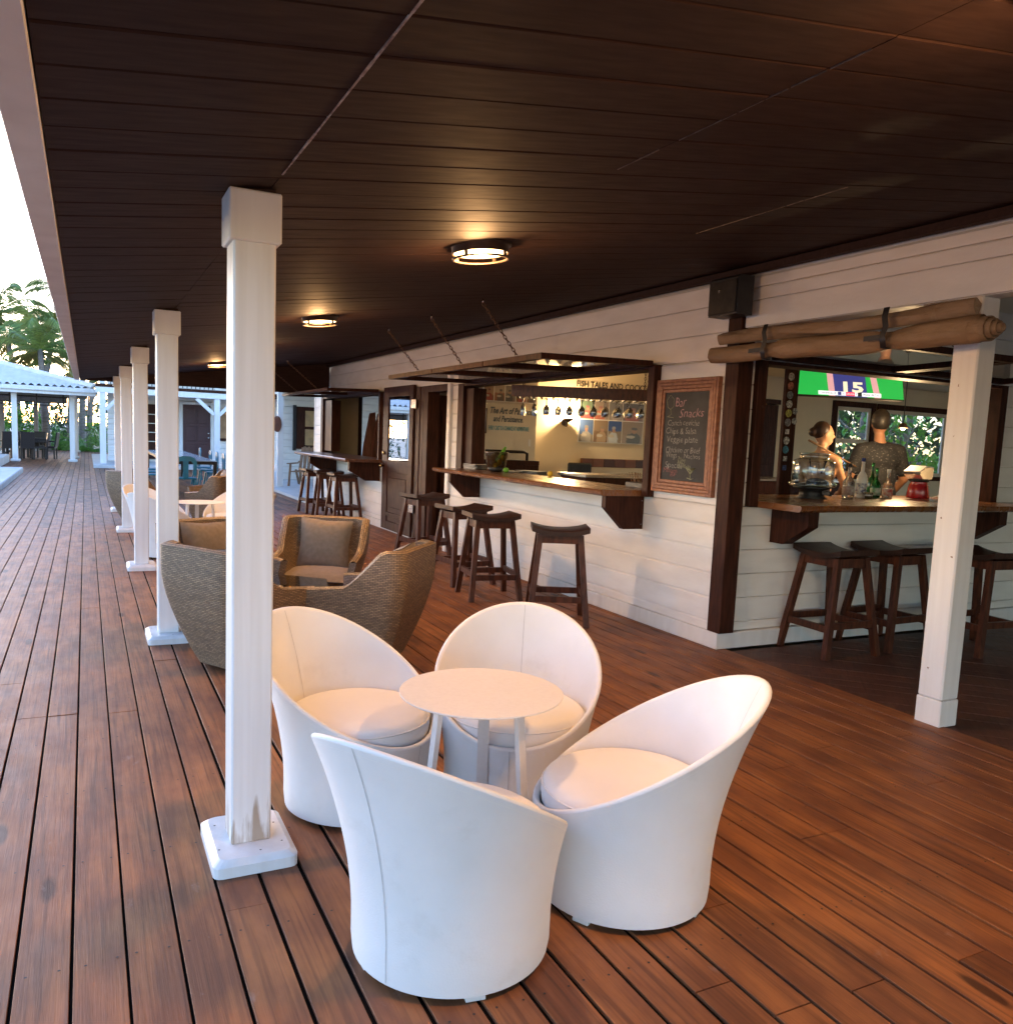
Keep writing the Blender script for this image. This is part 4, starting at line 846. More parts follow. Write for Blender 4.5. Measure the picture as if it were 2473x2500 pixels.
obj('slab', MB().box(7.202, 7.9, 4.27, 4.70, 1.068, 1.115, .004), 'counter_dk', c)
for x in (4.65, 6.85): obj('bracket', MB().prism([(4.36, 1.066), (4.728, 1.066), (4.728, .80), (4.60, .80), (4.36, .95)], x, x+.10, 'x'), 'dark', c)
# ================================================================== loudspeaker, rolled blind, chalkboard
t = thing('loudspeaker', 'black loudspeaker mounted at the top of the dark corner post', 'speaker', (4.035, 4.655, 2.55), 0)
obj('cabinet', MB().prism([(-.065, -.135), (.075, -.135), (.075, .13), (-.04, .13), (-.065, .11)], -.145, .145, 'y'), 'black', t)
obj('grille', MB().box(-.077, -.066, -.138, .138, -.125, .10, .003), MT['blackmetal'], t)
obj('badge', MB().box(-.0795, -.0775, .02, .038, .018, .042, .0005), 'steel', t)
obj('bracket', MB().box(.076, .13, -.06, .06, -.1, .1, .002), 'blackmetal', t)
dup(t, (4.02, 16.35, 2.5), 0, 'far black loudspeaker where the ceiling ends above the far hatch')
t = thing('rolled_blind', 'rolled tan canvas blind tied with black straps between the corner and white post', 'blind')
m_ = MB(); pts = []; n = 30
def sag(y): return -.012*math.sin((4.82-y)/2.1*math.pi)
ys = [4.80-1.95*k/n for k in range(n+1)]
rows_u = []; 
for y in ys:
    rr = .048*(1+.04*math.sin(y*7)+.03*math.sin(y*17)); rows_u.append([(4.10+rr*.62*math.cos(a)+.006*math.sin(y*9+a*2), y, 2.272+sag(y)*.5+.008*math.sin(y*3.1)+(rr*.85)*math.sin(a)+.008*math.sin(a*3+y*5)) for a in [2*math.pi*k/16 for k in range(16)]])
m_.grid(rows_u, wrap=True); m_.f += [tuple(range(16)), tuple(len(rows_u)*16-16+k for k in range(16))]; m_.sm += [False, False]; obj('upper_fold', m_, 'canvas', t)
m_ = MB(); ys2 = [4.86-2.06*k/60 for k in range(61)]; rows_l = []
for y in ys2:
    pinch = sum(math.exp(-((y-q)/.07)**2) for q in (4.28, 3.34)); f = (4.86-y)/2.06; rr = (.056+.014*f)*(1-.26*pinch)*(1+.018*math.sin(y*11)+.015*math.sin(y*29))
    rows_l.append([(4.085+rr*(.82+.05*math.sin(5*a+7*y))*math.cos(a), y, 2.168-.012*f+sag(y)+.006*math.sin(y*5)+rr*(1+.05*math.sin(6*a+4*y)+.03*math.sin(9*a-6*y))*math.sin(a)) for a in [2*math.pi*k/20 for k in range(20)]])
m_.grid(rows_l, wrap=True); m_.f += [tuple(range(20))]; m_.sm += [False]; obj('lower_roll', m_, 'canvas', t)
for k, (rr, y1) in enumerate(((.064, 2.755), (.050, 2.73), (.036, 2.708), (.022, 2.69))):   # spiral layers showing at the near end
    obj('canvas_layer', MB().lathe([(rr, 0), (rr, .09), (rr-.005, .09), (rr-.005, 0)], 24).xf(Matrix.Translation((4.085, y1+.09, 2.155)) @ Matrix.Rotation(R(90), 4, 'X')), 'canvas', t)
for y in (4.28, 3.34):
    m_ = MB(); q = [(4.045, y+.01, 2.325), (4.02, y, 2.27), (4.035, y, 2.215), (4.012, y, 2.16), (4.03, y, 2.10), (4.085, y, 2.095)]
    m_.grid([[(p[0]-.006, p[1]-.02, p[2]) for p in q], [(p[0]-.006, p[1]+.02, p[2]) for p in q]]); m_.grid([[(4.008, y+.02, 2.172), (4.0, y+.12, 2.168)], [(4.008, y+.02, 2.145), (4.0, y+.12, 2.140)]])
    obj('strap', m_, 'black', t)
cb = thing('chalkboard', 'chalk menu board in a reddish ribbed wooden frame beside the corner post', 'menu board')
Y0, Y1, Z0, Z1 = 4.845, 5.59, 1.125, 2.02; xs = 4.165
bx('slate', 'chalk_black', cb, xs, xs+.015, Y0+.07, Y1-.07, Z0+.07, Z1-.07, 0)
for k in range(4):
    i0, i1 = .026*k, .026*k+.0245; x_ = xs-.012-.003*(k in (1, 2))+.006*(k == 3)
    for a in ((Y0+i0, Y0+i1, Z0+i0, Z1-i0), (Y1-i1, Y1-i0, Z0+i0, Z1-i0), (Y0+i1, Y1-i1, Z0+i0, Z0+i1), (Y0+i1, Y1-i1, Z1-i1, Z1-i0)):
        bx('frame_strip', 'frame_wood', cb, x_-.006, xs+.02, a[0], a[1], a[2], a[3], .003)
def chalk(s, size, mat, yl, z, **k): return text_mesh('chalk_writing', s, size, mat, cb, (xs-.001, yl, z), (0, -1, 0), (0, 0, 1), extrude=.0002, **k)
# y runs right-to-left on this wall: Y1 side is the left edge of the board
L = lambda f: Y1-.115-f*(Y1-Y0-.23)
ZC = lambda z: 1.245+(z-1.13)*(1.90-1.245)/(1.93-1.13)
for s, size, mat, f, z, w in (('Bar', .13, 'chalk_pink', .22, 1.815, .14), ('Snacks', .12, 'chalk_pink', .34, 1.715, .31), ('Conch ceviche', .082, 'chalk_white', .06, 1.635, .42), ('Chips & Salsa', .088, 'chalk_white', .03, 1.555, .40),
        ('Veggie plate', .088, 'chalk_white', .06, 1.475, .41), ('Chicken or Beef', .086, 'chalk_white', .05, 1.375, .46), ('Wings -', .082, 'chalk_white', .07, 1.325, .18), ('Nachos', .07, 'chalk_white', .5, 1.325, .21),
        ('Plain', .05, 'chalk_green', .37, 1.298, .10), ('BBQ', .05, 'chalk_green', .37, 1.268, .09), ('Buffalo', .055, 'chalk_green', .37, 1.232, .17), ('Special', .085, 'chalk_white', .06, 1.225, .23), ('Mham', .07, 'chalk_red', .02, 1.18, .19), ('BP', .055, 'chalk_red', .2, 1.142, .08)):
    chalk(s, size*.80, mat, L(f), ZC(z), width=w*.92, shear=.12, bold=-.0009, wob=.035)
def stroke(pts, mat, r=.0018): obj('chalk_drawing', MB().tube([(xs-.001, L(f), ZC(z)) for f, z in pts], r, 4), mat, cb)
stroke([(.02, 1.88), (.10, 1.93), (.19, 1.89), (.19, 1.82), (.12, 1.79), (.05, 1.81), (.02, 1.88)], 'chalk_green'); stroke([(.12, 1.79), (.14, 1.74), (.05, 1.72), (.2, 1.71)], 'chalk_green')
stroke([(.58, 1.235), (.80, 1.235), (.69, 1.18), (.58, 1.235)], 'chalk_green', .004); stroke([(.62, 1.225), (.76, 1.222), (.69, 1.19), (.66, 1.215), (.72, 1.21)], 'chalk_green', .006); stroke([(.69, 1.18), (.69, 1.14)], 'chalk_green', .003)
stroke([(.62, 1.142), (.7, 1.132), (.77, 1.142), (.7, 1.15), (.62, 1.142)], 'chalk_green', .003)

# ================================================================== inside the bar
def sconce(label, x, y, z, w):
    t = thing('wall_sconce', label, 'sconce', (x, y, z))
    obj('backplate', MB().lathe([(.05, 0), (.05, .012)], 16).xf(Matrix.Rotation(R(90), 4, 'X')), 'bronze', t)
    obj('arm', MB().tube([(0, -.01, -.05), (0, -.08, -.06), (0, -.11, .0)], .008, 6), 'bronze', t)
    obj('shade', MB().lathe([(.012, .0), (.07, .03), (.085, .06), (.08, .058), (.06, .028)], 18, c=(0, -.11, 0)), 'bronze', t)
    obj('bulb', MB().sphere((0, -.11, .075), .028), 'glow', t)
    l = bpy.data.lights.new('sconce_light', 'POINT'); l.energy = w; l.color = (1, .68, .36); l.shadow_soft_size = .03
    lo = bpy.data.objects.new('sconce_light', l); COL.objects.link(lo); lo.parent = t; lo.location = (0, -.11, .125)
sconce('lit wall sconce below the FISH TALES lettering inside the bar', 6.47, 10.99, 1.78, SCONCE_W*1.5)
t = thing('added_pendant', 'small added pendant lamp for a reflected lantern, behind the side counter, right of the man', 'lamp', (7.13, 5.6, 1.765))  # added pendant: stands in for a reflected lantern and brightens the two people
obj('cord', MB().tube([(0, 0, .05), (0, 0, .99)], .004, 6), 'black', t); obj('shade', MB().lathe([(.012, .05), (.03, .04), (.05, 0), (.047, 0), (.027, .036)], 18), 'bronze', t); obj('bulb', MB().sphere((0, 0, .0), .024), 'glow', t)
l = bpy.data.lights.new('added_pendant_light', 'POINT'); l.energy = SCONCE_W*.9; l.color = (1, .66, .33); l.shadow_soft_size = .05; lo = bpy.data.objects.new('added_pendant_light', l); COL.objects.link(lo); lo.parent = t; lo.location = (0, 0, -.045)
# photo collages
def collage(label, x0, z0, y, cols, rowsz, cells):
    t = thing('photo_collage', label, 'photos')
    bx('backing', 'whitething', t, x0-.012, cols[-1]+.004, y-.012, y-.002, rowsz[0]-.012, rowsz[-1]+.004, .001)
    k = 0
    for j in range(len(rowsz)-1):
        for i in range(len(cols)-1):
            a, b, c_, d = cols[i], cols[i+1]-.014, rowsz[j], rowsz[j+1]-.014
            m_ = MB(); m_.add([(a, y-.014, c_), (b, y-.014, c_), (b, y-.014, d), (a, y-.014, d)], [(0, 1, 2, 3)], False, [(0, 0), (1, 0), (1, 1), (0, 1)])
            s, l_, f = cells[k % len(cells)]; obj('photo', m_, PHOTO('snapshot', s, l_, f, .5+.12*math.sin(k*2.3), .24, .35+.2*math.sin(k)), t); k += 1
    return t
CELL = [((.08, .14, .30), (.20, .17, .12), (.30, .29, .27)), ((.24, .17, .10), (.16, .10, .05), (.33, .24, .14)), ((.03, .07, .24), (.24, .19, .13), (.45, .5, .55)), ((.27, .21, .16), (.30, .24, .19), (.09, .10, .10)),
        ((.12, .18, .12), (.30, .05, .05), (.4, .1, .1)), ((.24, .19, .15), (.3, .24, .18), (.40, .13, .08)), ((.17, .16, .15), (.25, .22, .2), (.33, .30, .30)), ((.09, .08, .09), (.17, .13, .12), (.36, .12, .10))]
collage('grid of angling snapshots right of the wall sconce inside the bar', 6.73, 1.5, 10.995, [6.74, 7.0, 7.27, 7.53, 7.93], [1.505, 1.855, 2.14], CELL)
collage('row of snapshots above the Art of Patience lettering', 4.92, 2.02, 10.596, [4.93, 5.09, 5.26, 5.43, 5.60, 5.76], [2.02, 2.25], [((.36, .25, .16), (.2, .1, .05), (.3, .07, .05)), ((.42, .34, .27), (.3, .14, .08), (.13, .1, .08)), ((.3, .26, .22), (.2, .17, .15), (.1, .1, .1))])
t = thing('framed_picture', 'small framed blue picture left of the Art of Patience lettering', 'picture'); bx('picture_frame', 'dark', t, 4.910, 4.985, 10.575, 10.597, 1.56, 1.91, .003)
m_ = MB(); m_.add([(4.914, 10.573, 1.58), (4.97, 10.573, 1.58), (4.97, 10.573, 1.89), (4.914, 10.573, 1.89)], [(0, 1, 2, 3)], False, [(0, 0), (1, 0), (1, 1), (0, 1)]); obj('print', m_, PHOTO('blue_print', (.06, .12, .26), (.1, .13, .2), (.5, .36, .25)), t)
bx('door_switch', 'whitething', bar, 5.66, 5.70, 10.592, 10.599, 1.40, 1.50, .001)
# glass rack with hanging glasses
t = thing('glass_rack', 'dark hanging timber rack for stemmed glasses above the bar', 'rack', (4.50, 8.88, 2.0), R(-30))
obj('deck_board', MB().box(0, 1.72, 0, .57, .03, .13, .004), 'dark', t); obj('front_board', MB().box(-.008, 1.728, -.022, -.001, 0, .132, .003), MT['counter_dk'], t)
for k in range(12): obj('slot_rail', MB().box(.05+.142*k, .075+.142*k, .01, .56, 0, .029, .002), 'dark', t)
for x in (.12, 1.6):
    for y in (.08, .5): obj('chain', chain_mb((x, y, .13), (x, y, .68)), 'chain', t)
wg = MB().lathe([(.033, 0), (.033, -.002), (.004, -.008), (.0035, -.075), (.012, -.088), (.032, -.115), (.037, -.15), (.030, -.19)], 14, caps=False)
fl = MB().lathe([(.030, 0), (.030, -.002), (.004, -.008), (.0035, -.07), (.014, -.085), (.024, -.12), (.026, -.17), (.022, -.21)], 14, caps=False)
wgm, flm = wg.mesh('wine_glass'), fl.mesh('flute_glass')
for m_ in (wgm, flm): m_.materials.append(MT['clear'])
LBG = 'stemmed glass hanging upside down from the dark timber rack'
for k in range(12):
    for j in range(5):
        if (k, j) in ((7, 1), (10, 0), (3, 0)): continue
        o = link('hanging_glass', flm if k in (0, 1) else wgm); gx_, gy_ = .125+.142*k+rng.uniform(-.01, .01)-.002, .05+.11*j; o.location = (4.50+gx_*.866+gy_*.5, 8.88-gx_*.5+gy_*.866, 1.999); tag(o, LBG, 'glass', 'glasses hanging from the rack')
# back bar and its clutter
t = thing('back_bar', 'dark low cabinet counter behind the main hatch with glasses on it', 'cabinet')
bx('cabinet', 'dark', t, 4.75, 8.6, 7.55, 8.1, .02, 1.12, .005); bx('worktop', 'steel', t, 4.73, 8.62, 7.53, 8.12, 1.122, 1.15, .003)
for k in range(4): bx('cabinet_door', 'dark', t, 4.80+.95*k, 5.70+.95*k, 7.535, 7.549, .10, .98, .004)
t = thing('service_shelf', 'dark shelf running along the inside of the main hatch', 'shelf'); bx('board', 'black', t, 4.41, 4.85, 5.75, 9.2, .90, .94, .003); bx('front', 'dark', t, 4.851, 4.87, 5.75, 9.2, .3, .95, .002)
tm = MB().lathe([(.034, 0), (.036, .004), (.040, .10), (.036, .10), (.032, .012)], 12).mesh('tumbler'); tm.materials.append(MT['clear'])
for i in range(9):
    for j in range(3):
        o = link('tumbler', tm); o.location = (4.47+.10*j+rng.uniform(-.008, .008), 6.75+.115*i+rng.uniform(-.008, .008), .941); tag(o, 'clear tumbler standing in rows behind the main counter', 'glass', 'tumblers behind the main counter')
def bottle(label, loc, mats, R0, H, neck, cap, name='bottle', group=None, lab=None):
    t = thing(name, label, 'bottle', loc, 0, group); s = H-neck
    obj('glass', MB().lathe([(R0*.92, 0), (R0, .008), (R0, s*.72), (R0*.82, s*.86), (R0*.36, s), (R0*.32, H-.02), (R0*.36, H-.015)], 18), mats[0], t)
    obj('cap', MB().lathe([(R0*.38, H-.015), (R0*.38, H+.015), (.001, H+.016)], 12), mats[1], t)
    if lab: obj('paper_label', MB().lathe([(R0+.001, s*.14), (R0+.001, s*.55)], 18), lab, t)
    return t
LW = MT['whitething']
bottle('clear spirit bottle with dark cap next to the water jug', (5.90, 5.12, 1.116), ('clearb', 'black'), .050, .28, .10, 0, lab=PM('faded_label', (.5, .44, .38), (.3, .2, .18), 40))
bottle('tall frosted white bottle with blue cap on the side counter', (6.06, 5.12, 1.116), ('frost', 'bluecap'), .046, .33, .10, 0, lab=PM('grey_label', (.6, .58, .54), (.2, .2, .3), 60, lo=.5, hi=.55))
bottle('dark green bottle right of the frosted white bottle', (6.24, 5.12, 1.116), ('green', 'green'), .042, .25, .09, 0, lab=PM('white_green_label', (.5, .52, .46), (.1, .25, .12), 40))
bottle('bright green bottle behind the clear bottle', (6.38, 5.28, 1.116), ('green', 'green'), .040, .29, .10, 0)
bottle('clear spirit bottle with white cap in front of the bright green bottle', (6.37, 5.10, 1.116), ('clearb', 'whitething'), .044, .24, .09, 0, lab=PM('red_white_label', (.55, .5, .45), (.4, .05, .04), 30))
t = thing('shot_cup', 'small clear cup in front of the frosted white bottle', 'cup', (6.04, 5.02, 1.116)); obj('cup_wall', MB().lathe([(.03, 0), (.042, .055), (.039, .055), (.028, .006)], 16), 'clear', t); obj('liquid', MB().lathe([(.027, .007), (.034, .03), (.001, .03)], 16), 'frost', t)
t = thing('water_jug', 'clear blue plastic water jug upside down on a black stand', 'water jug', (5.36, 5.02, 1.116))
obj('stand', MB().lathe([(.13, 0), (.10, .02), (.10, .07), (.15, .085), (.15, .095)], 24), 'black', t)
obj('jug', MB().lathe([(.12, .095), (.185, .10), (.192, .125), (.16, .14), (.165, .15), (.165, .29), (.158, .31), (.12, .325), (.112, .33), (.112, .355), (.12, .362), (.12, .372), (.10, .375)], 32), 'water', t)
obj('tap', MB().bar((0, -.12, .055), (0, -.2, .045), .03, .03), 'black', t)
t = thing('blender', 'red blender with a clear jar and black lid on the side counter', 'blender', (6.83, 5.14, 1.116), .2)
obj('motor_base', MB().lathe([(.095, 0), (.10, .01), (.085, .11), (.07, .145), (.072, .15)], 24), 'red', t); obj('collar', MB().lathe([(.085, .15), (.085, .175)], 24), 'black', t)
m_ = MB(); m_.prism([(-.085, .176), (.09, .176), (.11, .275), (-.03, .285), (-.15, .235), (-.14, .215)], -.075, .075, 'y'); obj('jar', m_, 'clearb', t); obj('jar_lid', MB().prism([(-.15, .237), (-.03, .287), (.11, .277), (.11, .287), (-.03, .297), (-.155, .245)], -.075, .075, 'y'), 'whitething', t)
t = thing('cable', 'pale cable curving off the side counter beside the blender', 'cable'); obj('cord', MB().tube([(6.98, 5.1, 1.12), (7.02, 5.0, 1.16), (7.08, 4.95, 1.19), (7.15, 4.93, 1.2), (7.2, 4.95, 1.19)], .006, 6), 'whitething', t)
# main counter clutter
t = thing('ice_bucket', 'clear ice bucket with lemons and a green bottle on the main counter', 'ice bucket', (4.28, 8.78, 1.119), .3)
obj('bucket_wall', MB().lathe([(.10, 0), (.105, .005), (.135, .21), (.145, .215), (.14, .222), (.128, .212), (.10, .01)], 28), 'clear', t)
for s in (-1, 1): obj('handle', MB().tube([(s*.13, -.03, .19), (s*.165, 0, .18), (s*.13, .03, .19)], .009, 6), 'clear', t)
for k in range(9): obj('ice_cube', MB().box(-.02, .02, -.02, .02, -.02, .02, .004).xf(Matrix.Translation((rng.uniform(-.06, .06), rng.uniform(-.06, .06), .03+.012*k)) @ Matrix.Rotation(rng.uniform(0, 3), 4, (1, .5, .7))), 'ice', t)
for p in ((-.06, -.05, .06), (.05, -.06, .15), (-.02, -.07, .10)): obj('lemon', MB().sphere(p, .03, 12, 8, (1, 1, 1.25)), 'lemon', t)
obj('bottle_neck', MB().tube([(.02, .0, .10), (.07, -.02, .20), (.11, -.03, .28)], [.035, .028, .014], 12), 'lime', t)
def menus(label, loc, n, rz, mat2='whitething'):
    t = thing('menu_stack', label, 'menus', loc, rz)
    for k in range(n):
        a = rng.uniform(-.08, .08); obj('menu', MB().box(-.11, .11, -.15, .15, .0, .011, .001).xf(Matrix.Translation((rng.uniform(-.01, .01), 0, .0145*k)) @ Matrix.Rotation(a, 4, 'Z')), 'black', t)
        obj('page', MB().box(-.106, .106, -.146, .146, .0112, .0142, 0).xf(Matrix.Translation((0, 0, .0145*k)) @ Matrix.Rotation(a, 4, 'Z')), mat2, t)
menus('stack of black menus at the far end of the main counter', (4.22, 9.18, 1.119), 4, .1); menus('stack of black menus right of the ice bucket', (4.55, 8.42, 1.0), 10, .5)
t = thing('bowl', 'low dark bowl in front of the ice bucket', 'bowl', (4.15, 8.52, 1.119)); obj('bowl_wall', MB().lathe([(.06, 0), (.10, .05), (.095, .05), (.055, .008)], 20), 'black', t)
t = thing('lime', 'green lime lying near the ice bucket', 'lime', (4.18, 8.32, 1.119)); obj('fruit', MB().sphere((0, 0, .03), .03, 12, 8, (1.2, 1, 1)), 'lime', t)
t = thing('lemon', 'yellow lemon wedge at the back of the main counter', 'lemon', (4.35, 7.62, 1.119)); obj('fruit', MB().sphere((0, 0, .03), .03, 12, 8, (1, 1, 1.1)), 'lemon', t)
t = thing('plate', 'white plate beside the ice bucket', 'plate', (4.33, 8.46, 1.119)); obj('dish', MB().lathe([(.06, 0), (.12, .015), (.118, .019), (.06, .005)], 24), 'whitething', t)
for k, c_ in enumerate(('lemon', 'whitething', 'frost', 'whitething')):
    t = thing('squeeze_bottle', ('yellow-capped', 'white-capped left', 'white-capped middle', 'white-capped right')[k]+' sauce bottle behind the main counter', 'bottle', (4.62, 6.35-.09*k, .941)); obj('body', MB().lathe([(.025, 0), (.025, .12), (.02, .13)], 12), 'black', t); obj('cap', MB().lathe([(.024, .131), (.02, .16), (.006, .19), (.001, .191)], 12), c_, t)
t = thing('straw_holder', 'black tray of wooden stirrers at the near end of the main counter', 'tray', (4.34, 5.98, 1.119)); obj('tray_box', MB().box(-.05, .05, -.18, .18, 0, .045, .003), 'black', t)
for k in range(10): obj('stirrer', MB().bar((rng.uniform(-.03, .03), .05+.01*k, .03), (rng.uniform(-.03, .03), .06+.012*k, .13), .006, .003), 'teak', t)
t = thing('bench_seat', 'brown upholstered bench back below the snapshots inside the bar', 'bench')
for k in range(6): bx('back_panel', PM('leather_strip', ((.14, .05, .03), (.22, .09, .05), (.09, .04, .03))[k % 3], None, rough=.5), t, 6.76+.2*k, 6.955+.2*k, 10.88, 10.94, 1.12, 1.25, .006)
bx('seat', 'dark', t, 6.74, 7.97, 10.5, 10.95, .4, .5, .01); bx('seat_front', 'dark', t, 6.75, 7.96, 10.52, 10.6, .02, .39, .004)
t = thing('steel_rail', 'dark pipe rail on the ledge below the Art of Patience lettering', 'rail'); obj('pipe', MB().tube([(4.95, 10.5, 1.32), (5.55, 10.5, 1.32), (5.6, 10.5, 1.30), (5.6, 10.5, 1.2)], .022, 10), 'blackmetal', t); bx('ledge', 'dark', t, 4.92, 5.75, 10.4, 10.595, 1.14, 1.2, .003); bx('ledge_front', 'dark', t, 4.92, 5.75, 10.41, 10.44, .02, 1.139, .003)
t = thing('chair', 'black chair back showing above the back bar', 'chair', (6.3, 10.2, 0)); obj('backrest', MB().box(-.2, .2, -.02, .02, .8, 1.2, .02), 'black', t); obj('seat', MB().box(-.21, .21, -.42, -.03, .42, .47, .01), 'black', t)
for sx in (-1, 1):
    obj('leg', MB().bar((sx*.19, 0, 0), (sx*.19, 0, .8), .03, .03), 'blackmetal', t); obj('leg', MB().bar((sx*.19, -.4, 0), (sx*.19, -.4, .42), .03, .03), 'blackmetal', t)
# television
t = thing('television', 'television showing a football player in a dark shirt numbered 15', 'television', (6.47, 5.75, 2.315))
TV = Matrix.Rotation(R(-16), 4, 'Z') @ Matrix.Rotation(R(-14), 4, 'X') @ Matrix.Scale(.73, 4)
TVW, TVH = .80, .42
obj('case', MB().box(-TVW, TVW, 0, .05, -TVH, TVH, .006).xf(TV), 'black', t)
def screen_rect(name, x0, x1, z0, z1, d, mat):
    m_ = MB(); m_.add([(x0, -d, z0), (x1, -d, z0), (x1, -d, z1), (x0, -d, z1)], [(0, 1, 2, 3)]); m_.xf(TV); return obj(name, m_, mat, t)
TVE = .16
def scr(n, c): return EMIT(n, c, TVE)
GR, NV, SK, WH, RD = scr('screen_green', (.012, .33, .05)), scr('screen_navy', (.03, .035, .16)), scr('screen_skin', (.55, .28, .28)), scr('screen_white', (.75, .76, .78)), scr('screen_red', (.8, .06, .10))
screen_rect('picture', -TVW+.012, TVW-.012, -TVH+.015, TVH-.012, .002, GR)
def poly(name, pts, d, mat): m_ = MB(); m_.add([(x, -d, z) for x, z in pts], [tuple(range(len(pts)))]); m_.xf(TV); obj(name, m_, mat, t)
poly('player_shirt', [(-.24, -.405), (.26, -.405), (.24, -.05), (.36, .2), (.28, .38), (-.24, .38), (-.33, .2), (-.22, -.05)], .003, NV)
poly('player_arm', [(-.33, .19), (-.24, .10), (-.20, -.405), (-.29, -.405)], .0035, SK); poly('player_arm', [(.35, .19), (.27, .12), (.36, -.405), (.45, -.405)], .0035, SK)
poly('sleeve_band', [(.25, .13), (.36, .20), (.34, .26), (.25, .2)], .0037, WH)
def tvtext(s, size, mat, x, z, w=None, bold=0.):
    o = text_mesh('screen_text', s, size, mat, t, (x, -.0045, z), (1, 0, 0), (0, 0, 1), extrude=0., width=w, bold=bold)
    for v in o.data.vertices: v.co = TV @ v.co
tvtext('15', .185, scr('screen_cream', (.75, .66, .45)), -.14, -.338, .29, .007)
poly('score_strip', [(-.44, -.394), (.46, -.394), (.46, -.342), (-.44, -.342)], .004, WH); poly('score_block', [(-.05, -.394), (.08, -.394), (.08, -.342), (-.05, -.342)], .0043, RD)
poly('club_badge', [(-.165, -.39), (-.115, -.39), (-.115, -.346), (-.165, -.346)], .0043, NV); poly('club_badge', [(.12, -.394), (.18, -.394), (.18, -.342), (.12, -.342)], .0043, scr('screen_black', (.01, .01, .012)))
BK = scr('screen_ink', (.03, .03, .05))
tvtext('VALENCIA CF', .036, BK, -.40, -.38, .21); tvtext('1', .046, BK, -.095, -.384); tvtext('LALIGA', .034, WH, -.04, -.38, .11); tvtext('1', .046, BK, .088, -.384); tvtext('REAL BETIS', .036, BK, .20, -.38, .22)
obj('ceiling_pole', MB().tube([(0, .06, .1), (0, .12, .48)], .02, 8), 'black', t)
# ================================================================== people (seen from the waist up over the counter)
def caps(mb, a, b, ra, rb, n=12):
    a = Vector(a); b = Vector(b); pts = [a+(b-a)*k/5 for k in range(6)]; mb.tube(pts, [ra+(rb-ra)*k/5 for k in range(6)], n); mb.sphere(a, ra, n, 8); mb.sphere(b, rb, n, 8)
def body_obj(name, mb, mat, parent, vox=.014):
    o = obj(name, mb, mat, parent); r = o.modifiers.new('remesh', 'REMESH'); r.mode = 'VOXEL'; r.voxel_size = vox; r.use_smooth_shade = True
    s = o.modifiers.new('smooth', 'SMOOTH'); s.iterations = 6; s.factor = .5; return o
def hand(mb, w, d, curl):
    w = Vector(w); d = Vector(d).normalized(); s = d.cross(Vector((0, 0, 1))).normalized(); up = s.cross(d)
    caps(mb, w, w+d*.075, .028, .036, 8)
    for k in range(4):
        b0 = w+d*.085+s*(.027-.018*k); L_ = (.034, .04, .038, .03)[k]; b1 = b0+d*L_*.7-up*curl*.5; b2 = b1+d*L_*.2-up*curl; caps(mb, b0, b1, .0095, .009, 6); caps(mb, b1, b2, .009, .008, 6)
    t0 = w+d*.03+s*.03; t1 = t0+d*.035+s*.025-up*.01; caps(mb, t0, t1, .011, .010, 6); caps(mb, t1, t1+d*.025-up*curl*.6, .010, .008, 6)
def person(label, x, y, hgt, yaw, skin, build):
    t = thing('person', label, 'person', (x, y, .015), yaw); S = hgt/1.75
    m_ = MB()
    # legs, pelvis, torso, neck, head : facing local +Y
    for sx in (-1, 1):
        caps(m_, (sx*.10*S, 0, .86*S), (sx*.11*S, .01, .48*S), .085*S, .058*S); caps(m_, (sx*.11*S, .01, .48*S), (sx*.115*S, -.02, .08*S), .055*S, .038*S); caps(m_, (sx*.115*S, -.03, .05*S), (sx*.125*S, .14, .035*S), .04*S, .032*S)
    m_.sphere((0, 0, .93*S), .16*S, 14, 9, (1.12, .75, .8)); m_.sphere((0, .0, 1.12*S), .14*S, 14, 9, (build*1.05, .75, 1.2)); m_.sphere((0, .0, 1.30*S), .17*S, 14, 9, (build*1.12, .68, .95))
    for sx in (-1, 1): caps(m_, (sx*.07*S, -.01, 1.42*S), (sx*.175*S*build, -.01, 1.375*S), .055*S, .062*S)
    caps(m_, (0, -.005, 1.42*S), (0, .02, 1.53*S), .055*S, .052*S)
    return t, m_, S
# woman in a dark low-backed top, leaning over a cue
t, m_, S = person('woman in a dark low-backed top with hair tied up, holding a cue', 6.76, 6.25, 1.76, R(-62), 'skin', .92)
sh = {sx: (sx*.165*S, -.01, 1.37*S) for sx in (-1, 1)}
caps(m_, sh[1], (.23*S, .10, 1.14*S), .046*S, .038*S); caps(m_, (.23*S, .10, 1.14*S), (.16*S, .36, 1.16*S), .036*S, .026*S); hand(m_, (.16*S, .37, 1.16*S), (-.1, 1, .02), .02)
caps(m_, sh[-1], (-.22*S, .16, 1.17*S), .046*S, .038*S); caps(m_, (-.22*S, .16, 1.17*S), (-.13*S, .45, 1.19*S), .036*S, .026*S); hand(m_, (-.13*S, .46, 1.19*S), (.1, 1, .0), .02)
hc = Vector((0, .045, 1.645*S)); HD = MB()
def headm(m_, hc, S, yaw):
    q = Matrix.Translation(hc) @ Matrix.Rotation(yaw, 4, 'Z'); h = MB()
    h.sphere((0, 0, .02), .098*S, 16, 12, (.80, .98, 1.12)); h.sphere((0, .035, -.05), .066*S, 12, 8, (.85, .95, .95)); caps(h, (0, .095*S, .02), (0, .118*S, -.015), .010, .015, 8); caps(h, (-.02, .088*S, -.058), (.02, .088*S, -.058), .012, .012, 6)
    for sx in (-1, 1): h.sphere((sx*.080*S, -.005, .0), .026, 8, 6, (.4, .8, 1.2)); h.sphere((sx*.034, .084*S, .03), .014, 8, 6)
    h.xf(q); m_.add(h.v, h.f, True); return q
q = headm(m_, hc, S, R(-52)); body_obj('body', m_, 'skin', t)
